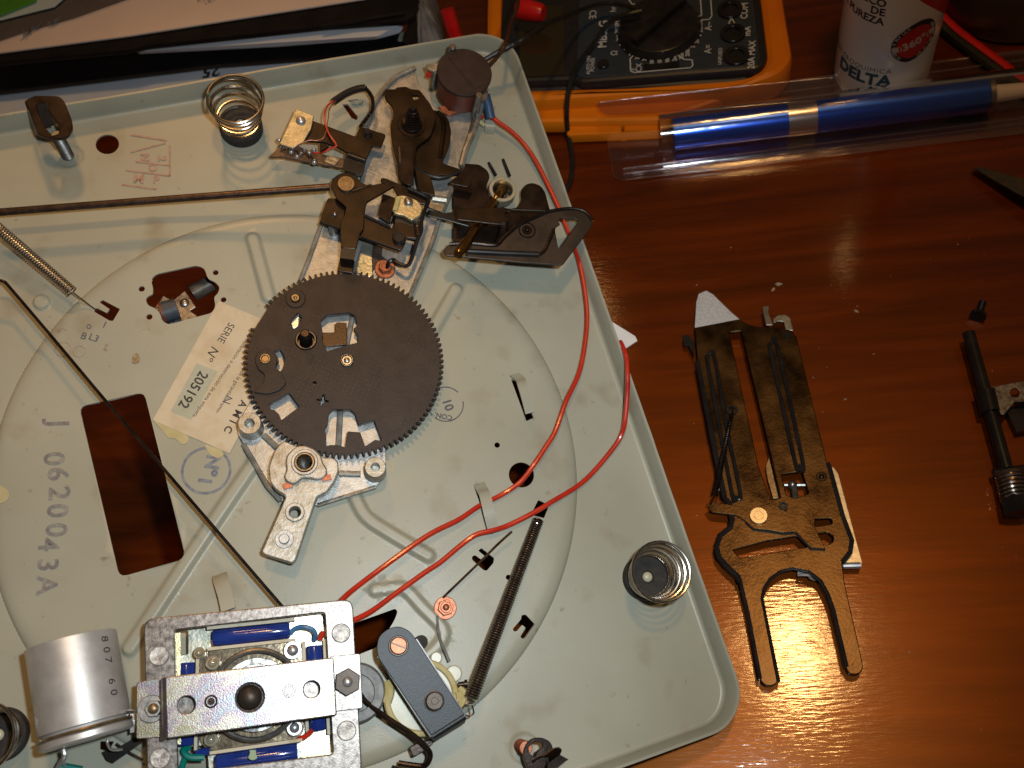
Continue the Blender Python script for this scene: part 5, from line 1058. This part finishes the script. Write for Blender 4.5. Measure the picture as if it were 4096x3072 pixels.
def mt(s, x, y, dx, dy, size, m=PWH, **k):
    o = text('print', s, 'T', x, y, dx, dy, size, tz, m, mm, f=T, **k); o.data.transform(Matrix.Translation(-r_ * S)); return o
mt('MB5..G', 968, 215, 5, -100, 8.5, weight=.12); mt('AUTO OFF', 876, 410, 5, -100, 3.6); mt('POWER', 903, 408, 5, -100, 3.6); mt('CE', 900, 92, -5, 100, 7)
mt('\u03a9', 1040, 335, 5, -100, 6); mt('F', 1162, 437, 5, -100, 4); mt('CX', 1195, 428, 5, -100, 5.5); mt('20A MAX', 1908, 345, 5, -100, 6, weight=.1); mt('mA', 1880, 198, 5, -100, 6, weight=.1); mt('COM', 1862, 68, 5, -100, 6.5, weight=.1)
mt('UNFUSED', 1708, 355, 5, -100, 3.4); mt('A=', 1632, 310, 5, -100, 6.5); mt('A~', 1635, 165, 5, -100, 6.5); mt('hr', 1032, 58, 5, -100, 6)
for i, s_ in enumerate(('20M', '2M', '200k', '20k', '2k', '200', '20n', '2u', '200n', '20n', '2000p', '2m', '20m', '200m', '2', '20', '2', '200', '600')):
    a = PI * 1.02 + (i - 1) * 0.185 + .05; rx, ry = 265, 215
    x_, y_ = 1320 + rx * math.cos(a) , 170 - ry * math.sin(a)
    if y_ > -60: mt(s_, x_, y_, 5, -100, 3.8, weight=.06)
def mline(pts, closed=False):
    q = [T('T', x, y, tz) for x, y in pts]; b = B()
    for i in range(len(q) - 1): b = mergeB(b, slab(q[i], q[i + 1], .7, tz - .05, tz + .05))
    return tpart('print', b, PWH, mm, r_)
mline([(1190, 318), (1138, 372), (1142, 450), (1165, 458), (1520, 428), (1535, 412), (1530, 378), (1480, 376), (1450, 358), (1420, 312)])
mline([(1550, 130), (1640, 122), (1655, 100), (1645, -40)]); mline([(1540, 108), (1590, 98), (1580, -40)]); mline([(1125, -10), (1150, 25), (1190, 30)])
mline([(1760, 150), (1780, 115), (1800, 148), (1760, 150)])
# test leads
def lead(name, L_, r, m, label, cat='cable', n=8):
    pts = [T(k, x, y, z) for k, x, y, z in L_]; q = pts[len(pts) // 2]; q = Vector((q.x, q.y, 0)); b = tube(catmull(pts, 8), r, n); b.v = [v - q for v in b.v]
    o = part(name, b, m); o.location = q * S; tag(o, label, cat); return o
# the two leads that leave the suppressor are soldered to it: they belong to the deck
def dl(L_): return [P(k, x, y, z) for k, x, y, z in L_]
part('black_lead', tube(catmull(dl([('C', 830, 345, 24), ('C', 960, 270, 27), ('C', 1100, 200, 30), ('C', 1270, 105, 30)]) + [M1.inverted() @ (T('T', x, y, z) * S) / S for x, y, z in ((600, 150, 95), (700, 110, 75), (800, 70, 55), (900, 35, 46), (1020, 18, 42), (1130, 40, 42), (1200, 60, 42))], 7), 1.4, 8), BLKC, tt)
part('brown_lead', tube(catmull(dl([('C', 880, 400, 22), ('C', 950, 320, 27), ('C', 1040, 180, 30)]) + [M1.inverted() @ (T('T', x, y, z) * S) / S for x, y, z in ((385, 150, 100), (420, 60, 90), (445, -60, 80))], 7), 1.2, 8), BRNC, tt)
lead('test_lead', [('T', 1210, 70, 42), ('T', 1130, 90, 42), ('T', 1050, 115, 40), ('T', 985, 165, 36), ('T', 900, 290, 33), ('T', 830, 380, 33), ('T', 775, 480, 34), ('T', 745, 600, 30), ('T', 738, 720, 22), ('T', 745, 830, 8), ('T', 770, 980, 2.5), ('E', 815, 920, 2), ('E', 800, 1010, 2), ('E', 760, 1080, 2), ('E', 700, 1180, 2)], 1.7, BLKC, 'thin black test lead hanging over the multimeter onto the table')
lead('red_test_lead', [('T', -20, 60, 50), ('T', 10, 160, 40), ('T', 40, 250, 30), ('T', 80, 330, 25)], 5, REDP, 'thick red lead end behind the top corner of the deck')
r_ = T('T', 500, 60, 0); pb = lathe(T('T', 435, 52, 44), T('T', 550, 75, 44) - T('T', 435, 52, 44), [(0, 7.0), (4, 7.2), (16, 6.2), (19, 5.0)], 24); pb.v = [v - r_ for v in pb.v]
o = part('probe_cap', pb, REDP); o.location = r_ * S; tag(o, 'bright red plastic probe cap resting on the meter display', 'probe cap')
# ================================================================== SPRAY CAN
cbx = T('V', 792, 720, 0); ca_l, ca_r = T('V', 305, 700, 0), T('V', 1285, 720, 0)
cr_ = (ca_l - ca_r).length / 2 * .955
cn_ = empty('spray_can', cbx); tag(cn_, 'white spray can with black lettering and a red oval badge', 'spray can')
O0 = Vector((0, 0, 0))
part('can_body', lathe(O0, Z, [(0, cr_ - 2.5), (1, cr_ - 1), (3, cr_ - .4), (5, cr_ - .6), (7, cr_), (190, cr_), (196, cr_ - 4), (205, cr_ * .5)], 96), CANW, cn_)
vd = Vector((-cbx.x, -cbx.y, 0)).normalized(); fa = math.atan2(vd.y, vd.x)    # side facing the viewer
def onc(me_, th, h, r=None):     # flat xy mesh -> wrapped on the can
    for v in me_.vertices:
        a = fa + th + v.co.x / S / cr_; R_ = (r or cr_) + .08 + v.co.z / S
        v.co = Vector((R_ * math.cos(a), R_ * math.sin(a), h + v.co.y / S)) * S
    return me_
def ct(s, th, h, size, m=CABK, roll=0.0, **k):
    me_ = text_mesh(s, size, **k); me_.transform(Matrix.Rotation(roll, 4, 'Z')); return part('print', onc(me_, th, h), m, cn_)
def c_at(k, x, y):               # where a pixel's ray meets the can -> (theta, height)
    d_ = R2 @ ray(k, x, y); o_ = Vector((0, 0, H2)) - cbx
    A = d_.x ** 2 + d_.y ** 2; Bq = 2 * (o_.x * d_.x + o_.y * d_.y); Cq = o_.x ** 2 + o_.y ** 2 - cr_ ** 2; D_ = Bq * Bq - 4 * A * Cq
    t = (-Bq - math.sqrt(max(0, D_))) / 2 / A; p = o_ + d_ * t
    return math.atan2(math.sin(math.atan2(p.y, p.x) - fa), math.cos(math.atan2(p.y, p.x) - fa)), p.z
def ctp(s, k, x, y, size, m=CABK, **kw):
    t0, h0 = c_at(k, x, y); ct(s, t0, h0, size, m, **kw)
ctp('ISOPROPILICO', 'V', 855, 45, 7.2, weight=.22, align='RIGHT')
ctp('DE', 'V', 842, 132, 7.2, weight=.22, align='RIGHT')
ctp('ALTA PUREZA', 'V', 828, 222, 7.2, weight=.22, align='RIGHT')
ctp('ELECTROQUIMICA', 'V', 905, 708, 5.2, m=INKK, space=1.12, align='RIGHT')
ctp('DELTA', 'V', 900, 800, 12.5, m=CABB, weight=.45, ext=.3, align='RIGHT')
bo = [c_at('V', x, y) for x, y in ((897, 505), (905, 440), (945, 375), (1010, 320), (1100, 255), (1200, 200), (1280, 180), (1325, 200), (1337, 260), (1325, 330), (1290, 400), (1240, 475), (1170, 550), (1100, 595), (1040, 613), (975, 600), (920, 560))]
bo = catmull([Vector((a * cr_, h, 0)) for a, h in bo], 3, True); bc = sum(bo, Vector((0, 0, 0))) / len(bo)
def badge(sc, ext):
    b = B(); n_ = len(bo); v = [Vector((bc.x, bc.y, ext))]
    for q in (.33, .66, 1): v += [Vector((bc.x + (p.x - bc.x) * q * sc, bc.y + (p.y - bc.y) * q * sc, ext)) for p in bo]
    f = [[0, 1 + (i + 1) % n_, 1 + i] for i in range(n_)] + [[1 + g_ * n_ + (i + 1) % n_, 1 + (g_ + 1) * n_ + (i + 1) % n_, 1 + (g_ + 1) * n_ + i, 1 + g_ * n_ + i] for g_ in range(2) for i in range(n_)]
    return onc(mesh_of(b.add(v, f), 'e'), 0, 0)
part('badge', badge(1, .04), CABK, cn_); part('badge_centre', badge(.78, .10), CANR, cn_)
far = max(bo, key=lambda p: (p - bc).length); dv = far - bc; rl = math.atan2(dv.y, dv.x)
if math.cos(rl) < 0: rl += PI
ew = dv.length
def bpt(x, y): return (bc.x + ew * x * math.cos(rl) - ew * y * math.sin(rl)) / cr_, bc.y + ew * x * math.sin(rl) + ew * y * math.cos(rl)
ct('360\u00b0', bc.x / cr_, bc.y, ew * .46, PWH, roll=rl * .25, weight=.2, ext=.14)
for s_, sg in (('NUEVA VALVULA', 1), ('USO INVERTIDO', -1)):
    cs = [(math.atan2(p.y - bc.y, p.x - bc.x), (p - bc) * .885) for p in bo]
    for i, ch in enumerate(s_):
        if ch == ' ': continue
        u = (i - (len(s_) - 1) / 2) / len(s_) * 2.2; a = rl + (PI / 2 - u if sg > 0 else -PI / 2 + u)
        q = min(cs, key=lambda z_: abs(math.atan2(math.sin(z_[0] - a), math.cos(z_[0] - a))))[1]
        ct(ch, (bc.x + q.x) / cr_, bc.y + q.y, 2.9, PWH, roll=a - PI / 2 if sg > 0 else a + PI / 2, ext=.12)
for sg in (1, -1):
    x_, y_ = (bc.x + sg * ew * .58) / cr_, bc.y + sg * ew * .2; ct('(\u25a0' if sg > 0 else '\u25a0)', x_, y_, ew * .3, PWH, roll=rl * .25, ext=.14)
tA, hA = c_at('V', 1180, 0); tB, hB = c_at('V', 1395, 120)
bb = B(); n_ = 14
v = []
for i in range(n_ + 1):
    t = tA + (tB + .5 - tA) * i / n_; hh = hA + (hB - hA) * (t - tA) / (tB - tA); v += [Vector(((t) * cr_, hh, .05)), Vector((t * cr_, 188, .05))]
bb.add(v, [[2 * i, 2 * i + 2, 2 * i + 3, 2 * i + 1] for i in range(n_)]); part('red_panel', onc(mesh_of(bb, 'r'), 0, 0), CANR, cn_)
tA, hA = c_at('V', 340, 600)
b = B(); v = [Vector((0, 0, .06))] + [Vector((4.2 * math.cos(a), 6.5 * math.sin(a) + (4 if math.sin(a) > .9 else 0), .06)) for a in [i * 2 * PI / 24 for i in range(24)]]
part('drop_mark', onc(mesh_of(b.add(v, [[0, 1 + i, 1 + (i + 1) % 24] for i in range(24)]), 'd'), tA, hA), CABB, cn_)
# ================================================================== BLUE TUBE IN ITS BLISTER
p0, p1 = T('E', 1372, 740, 13), T('F', 1905, 765, 13)
q0 = T('E', 1368, 662, 13); q1 = T('E', 1385, 820, 13); tr_ = (q0 - q1).length / 2 * .90
r_ = Vector(((p0.x + p1.x) / 2, (p0.y + p1.y) / 2, 0)); tu = empty('desoldering_pump', r_); tag(tu, 'metallic blue tube with a silver band and white nozzle', 'desoldering pump')
d = p1 - p0; L_ = d.length
f1 = (T('F', 295, 950, 13) - p0).dot(d) / L_; f2 = (T('F', 522, 920, 13) - p0).dot(d) / L_
tpart('tube_body', lathe(p0, d, [(0, tr_ - 1), (.6, tr_), (L_ - .5, tr_), (L_, tr_ - .5)], 64), ANO, tu, r_)
tpart('silver_band', lathe(p0, d, [(f1, tr_ - .2), (f1, tr_ + .3), (f2, tr_ + .3), (f2, tr_ - .2)], 64, False, False), BRS if False else mat('polished_steel_band', (0.72, 0.71, 0.70), None, 0.2, 0.9, 100), tu, r_)
tpart('knurled_ring', lathe(p0, d, [(L_, tr_ * .98), (L_ + 3, tr_ * .98), (L_ + 3.4, tr_ * .9)], 40), STLD, tu, r_)
tpart('nozzle', lathe(p0, d, [(L_ + 3, tr_ * .5), (L_ + 20, tr_ * .42), (L_ + 55, tr_ * .22)], 24), WHT, tu, r_)
# blister: flat flange + trough over the tube
bl = empty('blister_pack', r_); tag(bl, 'clear plastic blister pack enclosing the blue tube', 'packaging')
u = d.normalized(); u.z = 0; u.normalize(); s_ = Vector((-u.y, u.x, 0))
a0 = (T('E', 980, 700, 1) - p0).dot(u); wT = (T('E', 1500, 510, 1) - p0).dot(s_); wB = (T('E', 1500, 955, 1) - p0).dot(s_)
base = Vector((p0.x, p0.y, 0))
flg = [base + u * a0 + s_ * (wT - 2), base + u * (L_ + 120) + s_ * (wT - 2), base + u * (L_ + 120) + s_ * wB, base + u * (a0 + 6) + s_ * wB]
tpart('flange', plate(rnd(flg, 8, 8), 30.2 - 29, 31 - 29, bev=.05), CLR, bl, r_)
b = B(); prof_ = [(-tr_ - 9, 2.2), (-tr_ - 7, 3.2), (-tr_ - 4.0, 7), (-tr_ - 2.2, 14)] + [((tr_ + 2.2) * -math.cos(a), 14 + (tr_ + 2.2) * math.sin(a)) for a in [PI * i / 16 for i in range(1, 16)]] + [(tr_ + 2.2, 14), (tr_ + 4.0, 7), (tr_ + 7, 3.2), (tr_ + 9, 2.2)]
nx = 26; v = []
for i in range(nx + 1):
    t = -8 + (L_ + 120) * i / nx
    for (y_, z_) in prof_: v.append(base + u * t + s_ * y_ * (1 + .01 * math.sin(i * 2.1)) + Z * z_)
np_ = len(prof_); f = [[i * np_ + k, i * np_ + k + 1, (i + 1) * np_ + k + 1, (i + 1) * np_ + k] for i in range(nx) for k in range(np_ - 1)]
f.append(list(range(np_)))
b.add(v, f); tpart('blister_dome', b, CLR, bl, r_, ang=60)
fb = rnd(flg, 8, 8)
tpart('flange_edge', tube([p + Z * 2.3 for p in fb], .35, 6, True), CLR, bl, r_)
tpart('crease', mergeB(*[tube([base + u * (a0 + 12) + s_ * y_ + Z * 2.4, base + u * (L_ + 110) + s_ * (y_ + 3) + Z * 2.4], .4, 6) for y_ in (wB * .62, wB * .80, wT * .72)]), CLR, bl, r_)
tpart('hang_flap', pl('E', [(950, 565), (1700, 480), (2300, 420), (2300, 540), (1500, 610), (1010, 638), (960, 610)], 30, .35, 7, f=T, bev=.05), CLR, bl, r_)
# jar and twin cable
jc = T('V', 2080, -60, 0); jb = lathe(O0, Z, [(0, 44), (2, 47), (6, 48), (52, 49), (56, 47), (56, 43), (30, 42)], 72)
jo = part('jar', jb, JAR); jo.location = jc * S; tag(jo, 'round dark brown bowl at the top right corner', 'bowl')
cb_ = [('V', 1340, 60, 6), ('V', 1400, 170, 5), ('V', 1520, 290, 4), ('V', 1660, 400, 4), ('V', 1850, 540, 4), ('V', 2000, 650, 4), ('V', 2180, 790, 4), ('V', 2400, 900, 4)]
cd = lead('red_cable', cb_, 3.4, REDP, 'red cable beside the spray can')
lead('black_cable', [(k, x - 30, y + 55, z) for k, x, y, z in cb_], 3.2, BLKC, 'black cable running alongside the red one by the spray can')
# ================================================================== PAPERS, BINDER, FOLDER
def sheet(name, pts, z, th, m, label, cat, k='U', r=.5, wav=0.0):
    q = PP(k, pts, z, T); c = sum(q, Vector((0, 0, 0))) / len(q); c.z = 0
    me_ = plate(rnd(q, r), z - th, z, bev=min(.1, th * .3)); me_.transform(Matrix.Translation(-c * S)); o = part(name, me_, m); o.location = c * S; tag(o, label, cat); return o
sheet('numbered_sheet', [(-200, 430), (150, 405), (700, 330), (1545, 253), (1560, 300), (1300, 420), (-200, 620)], 8, .4, PAPW, 'white sheet printed with the number 25 under the black binder', 'paper')
c = T('U', 985, 335, 8.3); text('print', '25', 'U', 985, 333, -100, 12, 15, 8.25, INKD, None, f=T, weight=.5)
bpy.data.objects['print'] if False else None
tx_ = [o for o in scene.objects if o.name.startswith('print') and o.parent is None][0]
ns = bpy.data.objects['numbered_sheet']; tx_.parent = ns; tx_.matrix_parent_inverse = ns.matrix_basis.inverted()
sheet('folded_sheet', [(-200, 445), (180, 412), (420, 450), (700, 460), (300, 640), (-200, 640)], 3, .5, mat('lilac_grey_paper', (0.25, 0.24, 0.28), (0.3, 0.28, 0.32), 0.8, 0, 20), 'greyish sheet below the numbered one', 'paper')
c = T('U', 1000, 150, 0); bi = empty('binder', c); tag(bi, 'black ring binder lying shut with papers between its covers', 'binder')
tpart('cover', pl('U', [(-200, 290), (600, 232), (1300, 185), (1750, 172), (1870, 150), (1905, 180), (1840, 215), (1550, 258), (1000, 300), (0, 425), (-200, 440)], 20, 4, 2, f=T), BIND, bi, c)
tpart('cover', pl('U', [(-200, 262), (0, 240), (600, 165), (1700, -5), (1930, -60), (1935, 60), (1885, 95), (1500, 122), (680, 212), (600, 232), (-200, 310)], 50, 4, 2, f=T), BIND, bi, c)
tpart('spine', pl('U', [(1925, -60), (1950, -60), (1940, 60), (1915, 195), (1880, 205), (1900, 100)], 44, 40, 2, f=T), BIND, bi, c)
for i in range(7):
    z = 24 + i * 3.0; w0 = random.uniform(-10, 14)
    tpart('page', pl('U', [(640, 250 - i * 2), (1300 + w0, 215 - i * 3), (1760 + w0, 180 - i * 2), (1868 + w0, 150 - i * 7), (1885, 95 - i * 4), (1300, 60), (600, 150)], z, .5, 2, f=T, bev=.05), PAPW, bi, c)
tpart('label_holder', pl('U', [(1850, 190), (1862, 155), (1905, 135), (1910, 175), (1895, 195)], 22.5, .6, 1, f=T), mat('greenish_label_card', (0.3, 0.32, 0.26), None, 0.5), bi, c)
tpart('ring_clip', tube([T('U', 1500, 122, 52), T('U', 1880, 62, 52)], 1.2), BIND, bi, c)
pg = sheet('handwritten_page', [(-200, 268), (0, 244), (600, 165), (1700, -8), (1600, -120), (200, -120), (-200, -60)], 52.5, 1.4, PAPP, 'pinkish handwritten notebook page on top of the binder', 'paper')
ink = B()
for x, y in ((95, 190), (120, 170), (925, 10), (965, 20), (985, 5)):
    for i in range(4):
        a = T('U', x + i * 7, y - i * 2 + random.uniform(-6, 6), 52.6); ink = mergeB(ink, slab(a, a + Vector((random.uniform(-3, 3), random.uniform(2, 5), 0)), .5, 52.5, 52.62))
g = part('handwriting', ink, INKB, pg); g.data.transform(Matrix.Translation(-pg.location))
sl = sheet('plastic_sleeve', [(-200, 270), (0, 192), (120, 150), (350, 85), (600, -5), (700, -60), (-200, -60)], 54.5, .3, SLV, 'clear bluish plastic sleeve over the handwritten page', 'plastic sleeve')
ink = B()
for x, y in ((110, 168), (130, 158), (150, 145), (165, 138), (230, 125), (245, 118)):
    for i in range(3):
        a = T('U', x + i * 8, y - i * 3, 54.6); ink = mergeB(ink, slab(a, a + Vector((random.uniform(-3, 3), random.uniform(4, 7), 0)), .8, 54.55, 54.7))
g = part('handwriting', ink, INKB, sl); g.data.transform(Matrix.Translation(-sl.location))
sheet('lined_page', [(-200, 120), (0, 92), (250, 30), (330, -40), (-200, -60)], 56.5, .8, mat('bluish_page', (0.52, 0.62, 0.66), (0.58, 0.68, 0.70), 0.6, 0, 30), 'bluish page sticking out under the green folder', 'paper')
sheet('green_folder', [(-200, 100), (0, 65), (160, 0), (180, -60), (-200, -60)], 60, 2, GRN, 'green folder at the top left corner', 'folder')
# grey cloth bag
bq = PP('U', [(1935, -60), (2010, -60), (2030, 80), (2060, 190), (1990, 240), (1925, 210), (1945, 60)], 30, T); c = sum(bq, Vector((0, 0, 0))) / len(bq); c.z = 0
b = B(); v = []; n_ = len(bq); bqs = catmull(bq, 5, True); m2_ = len(bqs); cc = Vector((c.x, c.y, 30))
for q, z_ in ((1.0, 0), (1.05, 15), (.95, 30), (.6, 38), (.2, 41)):
    for i, p in enumerate(bqs): v.append(Vector((cc.x + (p.x - cc.x) * q * (1 + .08 * math.sin(i * 1.7 + q * 5)), cc.y + (p.y - cc.y) * q, z_ + 2.5 * math.sin(i * 1.3))) - c)
b.add(v, [[g_ * m2_ + i, g_ * m2_ + (i + 1) % m2_, (g_ + 1) * m2_ + (i + 1) % m2_, (g_ + 1) * m2_ + i] for g_ in range(4) for i in range(m2_)] + [list(range(4 * m2_, 5 * m2_))])
o = part('cloth_bag', b, BAG, ang=80); o.location = c * S; tag(o, 'crumpled grey cloth bag beside the binder', 'bag')
# ================================================================== crumbs on the table
cr = B()
spots = [('O', 1000, 70, 3.0), ('O', 965, 110, 2.2), ('O', 1610, 280, 2.0), ('O', 1525, 970, 1.3), ('O', 1275, 800, .7), ('O', 1380, 720, .5)]
for i in range(46):
    spots.append(('o', random.uniform(2750, 4090), random.uniform(620, 3060), random.choice((.35, .4, .5, .7, .9))))
for k, x, y, r in spots:
    p = T(k, x, y, 0); a = random.uniform(0, PI); e = Vector((math.cos(a), math.sin(a), 0)); f_ = Vector((-e.y, e.x, 0))
    cr.add([p - e * r, p + f_ * r * .5, p + e * r * random.uniform(.6, 1.2), p - f_ * r * .4, p + Z * r * .6], [[0, 1, 4], [1, 2, 4], [2, 3, 4], [3, 0, 4]])
tag(part('crumbs', cr, mat('pale_crumbs', (0.35, 0.25, 0.16), (0.5, 0.4, 0.3), 0.6, 0, 300)), 'pale dust and crumbs scattered on the wooden table', 'crumbs', kind='stuff')
print('objects', len(scene.objects))
